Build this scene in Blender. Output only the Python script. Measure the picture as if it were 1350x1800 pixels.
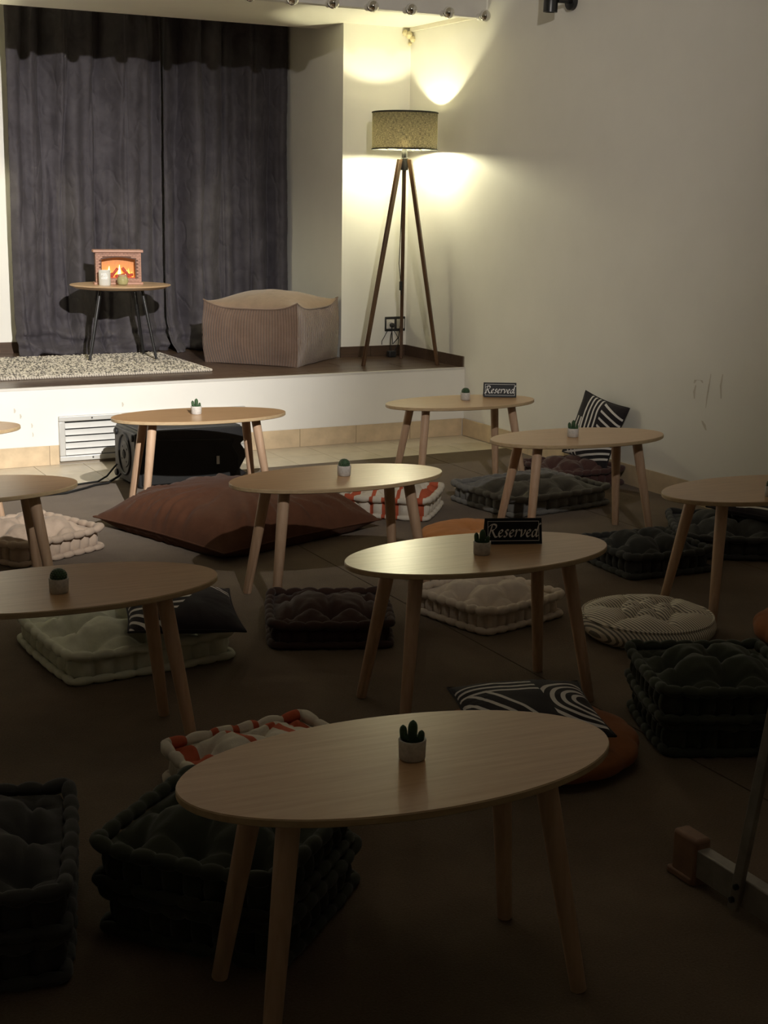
import bpy, bmesh, math, random
import numpy as np
from mathutils import Vector, Matrix, noise

# ------------------------------------------------------------------ camera, world, lights, exposure
for o in list(bpy.data.objects):
    bpy.data.objects.remove(o)
scn = bpy.context.scene
COL = scn.collection
PI = math.pi

cam_d = bpy.data.cameras.new('camera')
cam_d.sensor_fit = 'VERTICAL'
cam_d.sensor_height = 36.0
cam_d.sensor_width = 27.0
cam_d.lens = 48.468
cam_d.clip_start = 0.05
cam = bpy.data.objects.new('camera', cam_d)
COL.objects.link(cam)
yaw, pit, roll = -0.4841, 0.2212, 0.0152
fw = Vector((-math.sin(yaw) * math.cos(pit), math.cos(yaw) * math.cos(pit), -math.sin(pit)))
rt = Vector((math.cos(yaw), math.sin(yaw), 0))
up = rt.cross(fw)
r2 = rt * math.cos(roll) + up * math.sin(roll)
u2 = -rt * math.sin(roll) + up * math.cos(roll)
cam.matrix_world = Matrix(((r2.x, u2.x, -fw.x, 0.0), (r2.y, u2.y, -fw.y, 0.0), (r2.z, u2.z, -fw.z, 1.7212), (0, 0, 0, 1)))
scn.camera = cam

world = bpy.data.worlds.new('world')
scn.world = world
world.use_nodes = True
world.node_tree.nodes['Background'].inputs[0].default_value = (0.9, 0.8, 0.65, 1)
world.node_tree.nodes['Background'].inputs[1].default_value = 0.01

scn.view_settings.view_transform = 'Standard'
scn.view_settings.look = 'None'
scn.view_settings.gamma = 1.0
scn.view_settings.use_curve_mapping = False
scn.view_settings.exposure = 0.2
scn.cycles.use_denoising = True
scn.cycles.max_bounces = 10
scn.cycles.diffuse_bounces = 8
scn.cycles.transparent_max_bounces = 16
scn.cycles.sample_clamp_indirect = 6.0

SPOT_POS = Vector((1.5, 0.9, 3.72))      # the ceiling spotlight that is aimed at the stage
SPOT_AIM = Vector((1.95, 10.0, 0.80))


def spot_light(name, energy, size_deg, blend, color, aim):
    d = bpy.data.lights.new(name, 'SPOT')
    d.energy = energy
    d.spot_size = math.radians(size_deg)
    d.spot_blend = blend
    d.color = color
    d.shadow_soft_size = 0.028
    o = bpy.data.objects.new(name, d)
    COL.objects.link(o)
    o.location = SPOT_POS
    o.rotation_euler = (aim - SPOT_POS).to_track_quat('-Z', 'Y').to_euler()
    return o


spot_core = spot_light('stage_spot_beam', 3200, 36, 1.0, (1.0, 0.95, 0.88), SPOT_AIM)
spot_spill = spot_light('stage_spot_spill', 560, 68, 0.8, (1.0, 0.93, 0.85), Vector((3.2, 10.0, 2.05)))
BULB_STRENGTH = 1450.0

# ------------------------------------------------------------------ node helpers and materials
MATS = {}


class NT:
    """small helper that writes shader maths as nodes"""
    def __init__(self, m):
        self.m = m
        self.nt = m.node_tree
        self.N = self.nt.nodes
        self.L = self.nt.links

    def new(self, t, **kw):
        n = self.N.new(t)
        for k, v in kw.items():
            setattr(n, k, v)
        return n

    def link(self, a, b):
        self.L.new(a, b)

    def put(self, sock, v):
        if isinstance(v, bpy.types.NodeSocket):
            self.L.new(v, sock)
        else:
            sock.default_value = v

    def math(self, op, a, b=None, c=None, clamp=False):
        n = self.N.new('ShaderNodeMath')
        n.operation = op
        n.use_clamp = clamp
        self.put(n.inputs[0], a)
        if b is not None:
            self.put(n.inputs[1], b)
        if c is not None:
            self.put(n.inputs[2], c)
        return n.outputs[0]

    def mixc(self, f, a, b):
        n = self.N.new('ShaderNodeMix')
        n.data_type = 'RGBA'
        self.put(n.inputs[0], f)
        for s, v in ((n.inputs[6], a), (n.inputs[7], b)):
            if isinstance(v, bpy.types.NodeSocket):
                self.L.new(v, s)
            else:
                s.default_value = (v[0], v[1], v[2], 1)
        return n.outputs[2]

    def noise(self, vec, scale, detail=3, rough=0.55):
        n = self.N.new('ShaderNodeTexNoise')
        n.inputs['Scale'].default_value = scale
        n.inputs['Detail'].default_value = detail
        n.inputs['Roughness'].default_value = rough
        if vec is not None:
            self.L.new(vec, n.inputs['Vector'])
        return n.outputs['Fac']

    def ramp(self, f, stops):
        n = self.N.new('ShaderNodeValToRGB')
        while len(n.color_ramp.elements) < len(stops):
            n.color_ramp.elements.new(0.5)
        for e, (p, c) in zip(n.color_ramp.elements, stops):
            e.position = p
            e.color = (c[0], c[1], c[2], 1) if not isinstance(c, float) else (c, c, c, 1)
        self.L.new(f, n.inputs[0])
        return n.outputs[0]

    def mapping(self, vec, scale=(1, 1, 1), rot=(0, 0, 0)):
        n = self.N.new('ShaderNodeMapping')
        n.inputs['Scale'].default_value = scale
        n.inputs['Rotation'].default_value = rot
        self.L.new(vec, n.inputs['Vector'])
        return n.outputs[0]

    def bump(self, h, strength, dist=0.01):
        n = self.N.new('ShaderNodeBump')
        n.inputs['Strength'].default_value = strength
        n.inputs['Distance'].default_value = dist
        self.L.new(h, n.inputs['Height'])
        return n.outputs[0]


def base_mat(name, rough=0.6, spec=0.5, metallic=0.0):
    m = bpy.data.materials.new(name)
    m.use_nodes = True
    t = NT(m)
    b = m.node_tree.nodes['Principled BSDF']
    b.inputs['Roughness'].default_value = rough
    b.inputs['Specular IOR Level'].default_value = spec
    b.inputs['Metallic'].default_value = metallic
    t.b = b
    t.tc = t.new('ShaderNodeTexCoord').outputs['Object']
    return m, t


def plain(name, col, rough=0.6, spec=0.5, metallic=0.0, var=0.12, nscale=8.0, bump=0.0, bscale=60.0, sheen=0.0, emit=None):
    m, t = base_mat(name, rough, spec, metallic)
    n = t.noise(t.tc, nscale, 4)
    c = t.ramp(n, [(0.3, [x * (1 - var) for x in col]), (0.7, [min(1, x * (1 + var)) for x in col])])
    t.link(c, t.b.inputs['Base Color'])
    if bump:
        t.link(t.bump(t.noise(t.tc, bscale, 4), bump), t.b.inputs['Normal'])
    if sheen:
        t.b.inputs['Sheen Weight'].default_value = sheen
        t.b.inputs['Sheen Roughness'].default_value = 0.45
    if emit:
        t.b.inputs['Emission Color'].default_value = (emit[0], emit[1], emit[2], 1)
        t.b.inputs['Emission Strength'].default_value = emit[3]
    MATS[name] = m
    return m


def wood(name, dark, light, rough=0.4, spec=0.5, scale=1.0, bump=0.03, axis=0):
    m, t = base_mat(name, rough, spec)
    sc = [26.0 * scale] * 3
    sc[axis] = 1.6 * scale
    v = t.mapping(t.tc, sc)
    n = t.noise(v, 2.2, 6, 0.6)
    n2 = t.noise(t.tc, 3.0 * scale, 2)
    f = t.math('ADD', t.math('MULTIPLY', n, 0.75), t.math('MULTIPLY', n2, 0.25))
    c = t.ramp(f, [(0.36, dark), (0.62, light)])
    t.link(c, t.b.inputs['Base Color'])
    t.link(t.bump(n, bump), t.b.inputs['Normal'])
    MATS[name] = m
    return m


wood('table_oak', (0.43, 0.255, 0.125), (0.53, 0.335, 0.180), rough=0.29, spec=0.6, bump=0.006)
wood('table_edge', (0.42, 0.30, 0.17), (0.52, 0.39, 0.23), rough=0.5, bump=0.02)
wood('leg_beech', (0.47, 0.305, 0.195), (0.56, 0.385, 0.26), rough=0.5, bump=0.02, axis=2)
wood('lamp_wood', (0.055, 0.028, 0.012), (0.12, 0.062, 0.028), rough=0.35, bump=0.03, axis=2)
wood('stage_plank', (0.060, 0.036, 0.024), (0.115, 0.072, 0.048), rough=0.30, bump=0.03)
wood('side_table_wood', (0.50, 0.33, 0.20), (0.62, 0.43, 0.27), rough=0.35, bump=0.01)
plain('white_paint', (0.80, 0.785, 0.735), rough=0.55, spec=0.3, var=0.03, nscale=2.0, bump=0.06, bscale=14)
plain('ceiling_paint', (0.82, 0.795, 0.72), rough=0.7, spec=0.2, var=0.02, nscale=2.0, bump=0.05, bscale=14)
plain('stone_tile', (0.60, 0.47, 0.31), rough=0.38, spec=0.45, var=0.13, nscale=9.0, bump=0.03, bscale=30)
plain('stone_floor', (0.60, 0.53, 0.41), rough=0.35, spec=0.45, var=0.11, nscale=7.0, bump=0.03, bscale=30)
plain('grout', (0.26, 0.22, 0.17), rough=0.9, spec=0.1)
plain('aluminium', (0.60, 0.60, 0.58), rough=0.42, metallic=0.3, var=0.05)
plain('dark_gap', (0.02, 0.02, 0.02), rough=0.8, spec=0.2)
plain('black_plastic', (0.014, 0.014, 0.015), rough=0.5, spec=0.4, var=0.2, bump=0.12, bscale=160)
plain('grey_plastic', (0.045, 0.045, 0.047), rough=0.55, spec=0.4, var=0.2, bump=0.12, bscale=160)
plain('black_metal', (0.012, 0.012, 0.013), rough=0.35, spec=0.6, var=0.1)
plain('satin_metal', (0.03, 0.03, 0.032), rough=0.25, spec=0.9, metallic=0.5, var=0.1)
plain('cable_black', (0.012, 0.012, 0.012), rough=0.5)
plain('pot_cement', (0.55, 0.53, 0.50), rough=0.8, spec=0.2, var=0.14, nscale=90, bump=0.25, bscale=140)
plain('cactus_green', (0.030, 0.075, 0.028), rough=0.6, var=0.3, nscale=60, bump=0.3, bscale=200)
plain('soil', (0.03, 0.022, 0.015), rough=1.0, spec=0.1, var=0.3, nscale=150, bump=0.5, bscale=180)
plain('sign_black', (0.005, 0.005, 0.006), rough=0.5, spec=0.25, var=0.05)
plain('sign_white', (0.62, 0.60, 0.56), rough=0.4, var=0.02)
plain('brick_brown', (0.42, 0.225, 0.16), rough=0.6, var=0.2, nscale=40)
plain('mortar_brown', (0.16, 0.08, 0.055), rough=0.8, var=0.1)
plain('mantel_brown', (0.42, 0.23, 0.165), rough=0.5, var=0.08, nscale=20)
plain('fire_side', (0.10, 0.05, 0.036), rough=0.6, var=0.1)
plain('candle_cup', (0.60, 0.60, 0.57), rough=0.35, var=0.03)
plain('candle_print', (0.95, 0.95, 0.95), rough=0.4, var=0.0)
plain('wax', (0.80, 0.72, 0.52), rough=0.5, var=0.03)
plain('wall_socket', (0.013, 0.013, 0.013), rough=0.4)
plain('socket_white', (0.62, 0.60, 0.55), rough=0.35, var=0.03)
plain('socket_black', (0.02, 0.02, 0.02), rough=0.4)
plain('duct_white', (0.70, 0.66, 0.56), rough=0.5, var=0.05)
plain('bulb_chrome', (0.75, 0.74, 0.70), rough=0.06, metallic=1.0, var=0.0)
plain('bulb_cap', (0.70, 0.68, 0.62), rough=0.4, var=0.02)
plain('board_white', (0.62, 0.60, 0.56), rough=0.5, var=0.04)
plain('ladder_paint', (0.24, 0.22, 0.19), rough=0.45, metallic=0.3, var=0.25, nscale=14)
plain('ladder_cap', (0.22, 0.12, 0.07), rough=0.6, var=0.15, nscale=20)
plain('scuff', (0.60, 0.56, 0.49), rough=0.7, spec=0.2, var=0.1)
plain('plaster_patch', (0.66, 0.58, 0.38), rough=0.8, var=0.15, nscale=30)
plain('shade_rim', (0.008, 0.008, 0.008), rough=0.7, var=0.0)


def fabric(name, col, var=0.10, sheen=0.15, weave=420.0, bump=0.25):
    m, t = base_mat(name, 0.92, 0.12)
    n = t.noise(t.tc, 14.0, 5, 0.65)
    c = t.ramp(n, [(0.3, [x * (1 - var) for x in col]), (0.7, [x * (1 + var) for x in col])])
    t.link(c, t.b.inputs['Base Color'])
    w = t.noise(t.tc, weave, 2)
    n3 = t.noise(t.tc, 26.0, 4)
    hgt = t.math('ADD', t.math('MULTIPLY', w, 0.25), n3)
    t.link(t.bump(hgt, bump, 0.008), t.b.inputs['Normal'])
    t.b.inputs['Sheen Weight'].default_value = sheen
    MATS[name] = m
    return m


fabric('cotton_sage', (0.60, 0.61, 0.49))
fabric('cotton_cream', (0.60, 0.51, 0.42))
fabric('cotton_beige', (0.46, 0.36, 0.28))
fabric('cotton_grey', (0.16, 0.155, 0.145))
fabric('cotton_charcoal', (0.046, 0.047, 0.043))
fabric('cotton_forest', (0.042, 0.047, 0.033))
fabric('cotton_slate', (0.050, 0.050, 0.048))
fabric('cotton_chocolate', (0.048, 0.026, 0.020))
fabric('cotton_maroon', (0.075, 0.038, 0.034))
fabric('velvet_rust', (0.25, 0.090, 0.032), sheen=0.08, bump=0.2)
fabric('velvet_brown', (0.090, 0.038, 0.021), sheen=0.04, bump=0.2)
fabric('velvet_orange', (0.44, 0.18, 0.06), sheen=0.05, bump=0.2)
fabric('pillow_back', (0.020, 0.017, 0.019))
fabric('rug_wool', (0.52, 0.47, 0.40))


def carpet_material():
    m, t = base_mat('carpet', 0.97, 0.05)
    n = t.noise(t.tc, 2.2, 5, 0.6)
    fine = t.noise(t.tc, 160.0, 3, 0.7)
    f = t.math('ADD', t.math('MULTIPLY', n, 0.55), t.math('MULTIPLY', fine, 0.45))
    c = t.ramp(f, [(0.34, (0.090, 0.063, 0.040)), (0.66, (0.165, 0.120, 0.080))])
    t.link(c, t.b.inputs['Base Color'])
    t.link(t.bump(fine, 0.6, 0.006), t.b.inputs['Normal'])
    t.b.inputs['Sheen Weight'].default_value = 0.1
    MATS['carpet'] = m


carpet_material()


def velvet_curtain():
    m, t = base_mat('curtain_velvet', 0.75, 0.25)
    n = t.noise(t.tc, 5.0, 5, 0.65)
    c = t.ramp(n, [(0.3, (0.044, 0.039, 0.046)), (0.7, (0.076, 0.069, 0.079))])
    t.link(c, t.b.inputs['Base Color'])
    v = t.mapping(t.tc, (1.0, 1.0, 0.6), (0.0, 0.5, 0.0))
    n2 = t.noise(v, 4.5, 2, 0.5)
    crease = t.math('ABSOLUTE', t.math('SUBTRACT', n2, 0.5))
    t.link(t.bump(t.math('MINIMUM', crease, 0.05), 0.55, 0.16), t.b.inputs['Normal'])
    t.b.inputs['Sheen Weight'].default_value = 0.05
    t.b.inputs['Sheen Roughness'].default_value = 0.5
    t.b.inputs['Sheen Tint'].default_value = (0.75, 0.70, 0.75, 1)
    MATS['curtain_velvet'] = m


velvet_curtain()


def corduroy():
    m, t = base_mat('corduroy', 0.9, 0.12)
    uv = t.new('ShaderNodeTexCoord').outputs['UV']
    sep = t.new('ShaderNodeSeparateXYZ')
    t.link(uv, sep.inputs[0])
    w = t.math('SINE', t.math('MULTIPLY', sep.outputs[0], 2 * PI / 0.0215))
    w01 = t.math('MULTIPLY_ADD', w, 0.5, 0.5)
    n = t.noise(t.tc, 7.0, 5, 0.65)
    f = t.math('MULTIPLY_ADD', n, 0.7, t.math('MULTIPLY', w01, 0.3))
    c = t.ramp(f, [(0.25, (0.115, 0.072, 0.052)), (0.8, (0.205, 0.138, 0.104))])
    t.link(c, t.b.inputs['Base Color'])
    t.link(t.bump(w01, 0.6, 0.01), t.b.inputs['Normal'])
    t.b.inputs['Sheen Weight'].default_value = 0.3
    MATS['corduroy'] = m


corduroy()


def striped_cotton():
    """cream cotton with woven red stripes: one wide, three thin, one wide, across local y"""
    m, t = base_mat('cotton_striped', 0.92, 0.12)
    sep = t.new('ShaderNodeSeparateXYZ')
    t.link(t.tc, sep.inputs[0])
    y = sep.outputs[1]
    tot = None
    for pos, hw in ((-0.195, 0.027), (-0.070, 0.011), (0.0, 0.011), (0.070, 0.011), (0.195, 0.027)):
        d = t.math('ABSOLUTE', t.math('SUBTRACT', y, pos))
        s = t.math('LESS_THAN', d, hw)
        tot = s if tot is None else t.math('MAXIMUM', tot, s)
    n = t.noise(t.tc, 14.0, 5, 0.65)
    cream = t.ramp(n, [(0.3, (0.56, 0.51, 0.43)), (0.7, (0.67, 0.62, 0.53))])
    red = t.ramp(n, [(0.3, (0.40, 0.085, 0.042)), (0.7, (0.48, 0.115, 0.060))])
    t.link(t.mixc(tot, cream, red), t.b.inputs['Base Color'])
    t.link(t.bump(t.noise(t.tc, 300.0, 3), 0.2, 0.006), t.b.inputs['Normal'])
    MATS['cotton_striped'] = m


striped_cotton()


def ticking():
    m, t = base_mat('ticking', 0.92, 0.12)
    sep = t.new('ShaderNodeSeparateXYZ')
    t.link(t.mapping(t.tc, (1, 1, 1), (0, 0, 0.0)), sep.inputs[0])
    w = t.math('SINE', t.math('MULTIPLY', t.math('ADD', sep.outputs[0], t.math('MULTIPLY', sep.outputs[2], 0.4)), 2 * PI / 0.0125))
    f = t.math('GREATER_THAN', w, 0.15)
    t.link(t.mixc(f, (0.80, 0.73, 0.61), (0.24, 0.22, 0.185)), t.b.inputs['Base Color'])
    t.link(t.bump(t.noise(t.tc, 300.0, 3), 0.2, 0.006), t.b.inputs['Normal'])
    MATS['ticking'] = m


ticking()


def pillow_print(name, bands):
    """black cotton with printed white line bundles; each band: (angle, offset, n lines, pitch, half width, clip angle, clip offset) or ('arc', cx, cy, r0, n, pitch, hw, clip angle, clip offset)"""
    m, t = base_mat(name, 0.9, 0.15)
    sep = t.new('ShaderNodeSeparateXYZ')
    t.link(t.tc, sep.inputs[0])
    X, Y = sep.outputs[0], sep.outputs[1]

    def lin(a, o):
        s = t.math('MULTIPLY_ADD', X, math.cos(a), t.math('MULTIPLY', Y, math.sin(a)))
        return t.math('SUBTRACT', s, o)
    tot = None
    for b in bands:
        if b[0] == 'arc':
            _, cx, cy, r0, n, pitch, hw, ca, co = b
            dx = t.math('SUBTRACT', X, cx)
            dy = t.math('SUBTRACT', Y, cy)
            d = t.math('SQRT', t.math('ADD', t.math('MULTIPLY', dx, dx), t.math('MULTIPLY', dy, dy)))
            d = t.math('SUBTRACT', d, r0)
        else:
            a, off, n, pitch, hw, ca, co = b
            d = lin(a, off)
        k = t.math('ROUND', t.math('DIVIDE', d, pitch))
        k = t.math('MINIMUM', t.math('MAXIMUM', k, 0.0), float(n - 1))
        e = t.math('ABSOLUTE', t.math('SUBTRACT', d, t.math('MULTIPLY', k, pitch)))
        s = t.math('LESS_THAN', e, hw)
        s = t.math('MULTIPLY', s, t.math('GREATER_THAN', lin(ca, co), 0.0))
        tot = s if tot is None else t.math('MAXIMUM', tot, s)
    t.link(t.mixc(tot, (0.022, 0.018, 0.021), (0.66, 0.63, 0.60)), t.b.inputs['Base Color'])
    t.link(t.bump(t.noise(t.tc, 300.0, 3), 0.15, 0.006), t.b.inputs['Normal'])
    t.b.inputs['Sheen Weight'].default_value = 0.1
    MATS[name] = m


pillow_print('print_weave', [(0.15, -0.08, 4, 0.034, 0.0065, 1.57, -0.02), (0.15, -0.17, 3, 0.036, 0.0065, -1.57, -0.05),
                             (1.25, 0.05, 4, 0.042, 0.0065, 0.15, 0.05), (-1.2, 0.13, 3, 0.034, 0.0065, -0.9, -0.05)])
pillow_print('print_arcs', [('arc', -0.05, 0.20, 0.14, 5, 0.040, 0.0075, 2.6, -0.03), (0.9, -0.29, 3, 0.042, 0.0075, 3.0, 0.02),
                            ('arc', 0.20, 0.17, 0.045, 2, 0.026, 0.006, 0.6, 0.16)])
pillow_print('print_ribbon', [(1.45, 0.05, 3, 0.034, 0.0065, 3.3, -0.05), (0.55, -0.16, 3, 0.045, 0.0065, -1.6, -0.07),
                              ('arc', 0.19, -0.03, 0.05, 4, 0.034, 0.0075, 0.1, 0.05)])


def lamp_shade_materials():
    m = bpy.data.materials.new('shade_linen')
    m.use_nodes = True
    t = NT(m)
    N, L = t.N, t.L
    N.remove(N['Principled BSDF'])
    out = N['Material Output']
    tc = t.new('ShaderNodeTexCoord').outputs['UV']
    a = t.noise(t.mapping(tc, (34, 190, 1)), 1.0, 4, 0.7)
    b = t.noise(t.mapping(tc, (330, 24, 1)), 1.0, 4, 0.7)
    f = t.math('MULTIPLY', t.math('ADD', a, b), 0.5)
    dif = t.new('ShaderNodeBsdfDiffuse')
    L.new(t.ramp(f, [(0.38, (0.020, 0.020, 0.019)), (0.62, (0.080, 0.080, 0.076))]), dif.inputs[0])
    tr = t.new('ShaderNodeBsdfTranslucent')
    L.new(t.ramp(f, [(0.43, (0.001, 0.001, 0.001)), (0.57, (0.022, 0.021, 0.018))]), tr.inputs[0])
    add = t.new('ShaderNodeAddShader')
    L.new(dif.outputs[0], add.inputs[0])
    L.new(tr.outputs[0], add.inputs[1])
    rf = t.new('ShaderNodeBsdfRefraction')
    rf.inputs['Roughness'].default_value = 0.62
    rf.inputs['IOR'].default_value = 1.25
    L.new(t.ramp(f, [(0.43, (0.002, 0.0015, 0.001)), (0.57, (0.045, 0.036, 0.024))]), rf.inputs[0])
    add2 = t.new('ShaderNodeAddShader')
    L.new(add.outputs[0], add2.inputs[0])
    L.new(rf.outputs[0], add2.inputs[1])
    L.new(add2.outputs[0], out.inputs[0])
    MATS['shade_linen'] = m
    m = bpy.data.materials.new('shade_lining')
    m.use_nodes = True
    t = NT(m)
    N, L = t.N, t.L
    N.remove(N['Principled BSDF'])
    out = N['Material Output']
    dif = t.new('ShaderNodeBsdfDiffuse')
    dif.inputs[0].default_value = (0.62, 0.60, 0.50, 1)
    tr = t.new('ShaderNodeBsdfTranslucent')
    tr.inputs[0].default_value = (0.30, 0.29, 0.22, 1)
    add = t.new('ShaderNodeAddShader')
    L.new(dif.outputs[0], add.inputs[0])
    L.new(tr.outputs[0], add.inputs[1])
    rf = t.new('ShaderNodeBsdfRefraction')
    rf.inputs['Roughness'].default_value = 0.4
    rf.inputs['IOR'].default_value = 1.2
    rf.inputs[0].default_value = (0.10, 0.09, 0.07, 1)
    add2 = t.new('ShaderNodeAddShader')
    L.new(add.outputs[0], add2.inputs[0])
    L.new(rf.outputs[0], add2.inputs[1])
    L.new(add2.outputs[0], out.inputs[0])
    MATS['shade_lining'] = m
    m = bpy.data.materials.new('lit_bulb')
    m.use_nodes = True
    b = m.node_tree.nodes['Principled BSDF']
    b.inputs['Base Color'].default_value = (0.9, 0.9, 0.8, 1)
    b.inputs['Emission Color'].default_value = (1.0, 0.94, 0.60, 1)
    b.inputs['Emission Strength'].default_value = BULB_STRENGTH
    MATS['lit_bulb'] = m
    m = bpy.data.materials.new('candle_glass')
    m.use_nodes = True
    b = m.node_tree.nodes['Principled BSDF']
    b.inputs['Base Color'].default_value = (0.52, 0.48, 0.24, 1)
    b.inputs['Roughness'].default_value = 0.12
    b.inputs['Transmission Weight'].default_value = 0.35
    MATS['candle_glass'] = m


lamp_shade_materials()


def fire_materials():
    m, t = base_mat('fire_glow', 0.5, 0.3)
    sep = t.new('ShaderNodeSeparateXYZ')
    t.link(t.tc, sep.inputs[0])
    n = t.noise(t.mapping(t.tc, (40, 1, 14)), 1.0, 3)
    hgt = t.math('ADD', t.math('MULTIPLY', sep.outputs[2], 4.0), t.math('MULTIPLY', n, 0.45))
    c = t.ramp(hgt, [(0.30, (1.0, 0.50, 0.12)), (0.62, (0.85, 0.32, 0.08)), (1.0, (0.55, 0.22, 0.08))])
    t.link(c, t.b.inputs['Base Color'])
    t.link(c, t.b.inputs['Emission Color'])
    t.b.inputs['Emission Strength'].default_value = 0.12
    MATS['fire_glow'] = m
    plain('flame', (1.0, 0.55, 0.08), emit=(1.0, 0.55, 0.10, 0.9), var=0.0)
    plain('flame_core', (1.0, 0.9, 0.45), emit=(1.0, 0.85, 0.35, 2.2), var=0.0)
    plain('ember_log', (0.25, 0.05, 0.03), emit=(0.9, 0.10, 0.05, 0.25), var=0.5, nscale=60, rough=0.8)
    plain('ember_bed', (0.3, 0.08, 0.05), emit=(1.0, 0.20, 0.08, 0.35), var=0.5, nscale=70, rough=0.8)


fire_materials()

# ------------------------------------------------------------------ mesh helpers


class MB:
    def __init__(self):
        self.v = []
        self.f = []
        self.uv = None

    def add(self, vs, fs):
        o = len(self.v)
        self.v += [tuple(p) for p in vs]
        self.f += [tuple(i + o for i in q) for q in fs]

    def box(self, x0, x1, y0, y1, z0, z1):
        self.add([(x0, y0, z0), (x1, y0, z0), (x1, y1, z0), (x0, y1, z0), (x0, y0, z1), (x1, y0, z1), (x1, y1, z1), (x0, y1, z1)],
                 [(0, 3, 2, 1), (4, 5, 6, 7), (0, 1, 5, 4), (1, 2, 6, 5), (2, 3, 7, 6), (3, 0, 4, 7)])

    def prism(self, pts, y0, y1):
        """outline in x,z extruded along y"""
        n = len(pts)
        vs = [(x, y0, z) for x, z in pts] + [(x, y1, z) for x, z in pts]
        fs = [tuple(range(n)), tuple(range(2 * n - 1, n - 1, -1))]
        fs += [(i, i + n, (i + 1) % n + n, (i + 1) % n) for i in range(n)]
        self.add(vs, fs)

    def lathe(self, prof, n=24, c=(0, 0, 0), cap0=True, cap1=True):
        vs, fs = [], []
        for r, z in prof:
            for i in range(n):
                a = 2 * PI * i / n
                vs.append((c[0] + r * math.cos(a), c[1] + r * math.sin(a), c[2] + z))
        for j in range(len(prof) - 1):
            for i in range(n):
                k = (i + 1) % n
                fs.append((j * n + i, j * n + k, (j + 1) * n + k, (j + 1) * n + i))
        if cap0:
            fs.append(tuple(range(n - 1, -1, -1)))
        if cap1:
            fs.append(tuple((len(prof) - 1) * n + i for i in range(n)))
        self.add(vs, fs)

    def tube(self, pts, rad, n=8, closed=False):
        pts = [Vector(p) for p in pts]
        m = len(pts)
        rads = rad if isinstance(rad, (list, tuple)) else [rad] * m
        vs, fs = [], []
        prev = None
        for i, p in enumerate(pts):
            if closed:
                t = pts[(i + 1) % m] - pts[i - 1]
            else:
                t = pts[min(i + 1, m - 1)] - pts[max(i - 1, 0)]
            t.normalize()
            ref = prev if prev is not None else (Vector((0, 0, 1)) if abs(t.z) < 0.9 else Vector((1, 0, 0)))
            a = ref - t * ref.dot(t)
            if a.length < 1e-6:
                a = Vector((1, 0, 0)) - t * t.x
            a.normalize()
            prev = a
            b = t.cross(a)
            for k in range(n):
                th = 2 * PI * k / n
                vs.append(p + (a * math.cos(th) + b * math.sin(th)) * rads[i])
        for i in range(m if closed else m - 1):
            j = (i + 1) % m
            for k in range(n):
                l = (k + 1) % n
                fs.append((i * n + k, i * n + l, j * n + l, j * n + k))
        if not closed:
            fs.append(tuple(range(n - 1, -1, -1)))
            fs.append(tuple((m - 1) * n + k for k in range(n)))
        self.add(vs, fs)

    def mesh(self, name, smooth=True, angle=40):
        me = bpy.data.meshes.new(name)
        me.from_pydata([tuple(p) for p in self.v], [], self.f)
        bm = bmesh.new()
        bm.from_mesh(me)
        bmesh.ops.recalc_face_normals(bm, faces=bm.faces)
        bm.to_mesh(me)
        bm.free()
        if smooth:
            me.polygons.foreach_set('use_smooth', [True] * len(me.polygons))
            if angle < 180:
                me.set_sharp_from_angle(angle=math.radians(angle))
        me.update()
        return me


def put(name, mesh, mat=None, parent=None, loc=(0, 0, 0), rot=(0, 0, 0)):
    if isinstance(mesh, MB):
        mesh = mesh.mesh(name)
    if mat is not None and not mesh.materials:
        mesh.materials.append(MATS[mat])
    o = bpy.data.objects.new(name, mesh)
    COL.objects.link(o)
    if parent:
        o.parent = parent
    o.location = loc
    o.rotation_euler = rot
    return o


def thing(name, label, cat, loc=(0, 0, 0), rot=0.0, group=None):
    o = bpy.data.objects.new(name, None)
    o.empty_display_size = 0.1
    COL.objects.link(o)
    o.location = loc
    o.rotation_euler = rot if isinstance(rot, (tuple, list)) else (0, 0, rot)
    tag(o, label, cat, group)
    return o


def tag(o, label, cat, group=None):
    o['label'] = label
    o['category'] = cat
    if group:
        o['group'] = group
    return o


def struct(name, mb, mat, label=None):
    o = put(name, mb, mat)
    o['kind'] = 'structure'
    if label:
        o['label'] = label
    return o


def bevel(o, w, seg=2):
    b = o.modifiers.new('bevel', 'BEVEL')
    b.width = w
    b.segments = seg
    b.limit_method = 'ANGLE'
    return o


def box(x0, x1, y0, y1, z0, z1):
    m = MB()
    m.box(x0, x1, y0, y1, z0, z1)
    return m


# ------------------------------------------------------------------ the room
XR, YS, HS, YB, YBACK = 5.358, 8.926, 0.511, 9.859, 11.05
XC = 4.777            # side of the alcove
ZC = 3.034            # ceiling above the stage
ZH = 4.0              # ceiling above the room
XL, YR = -3.0, -2.6

fl = struct('floor', box(XL, XR, YR, YS, -0.08, -0.016), 'grout', 'floor of brown carpet strips with beige tiles before the stage')
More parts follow.
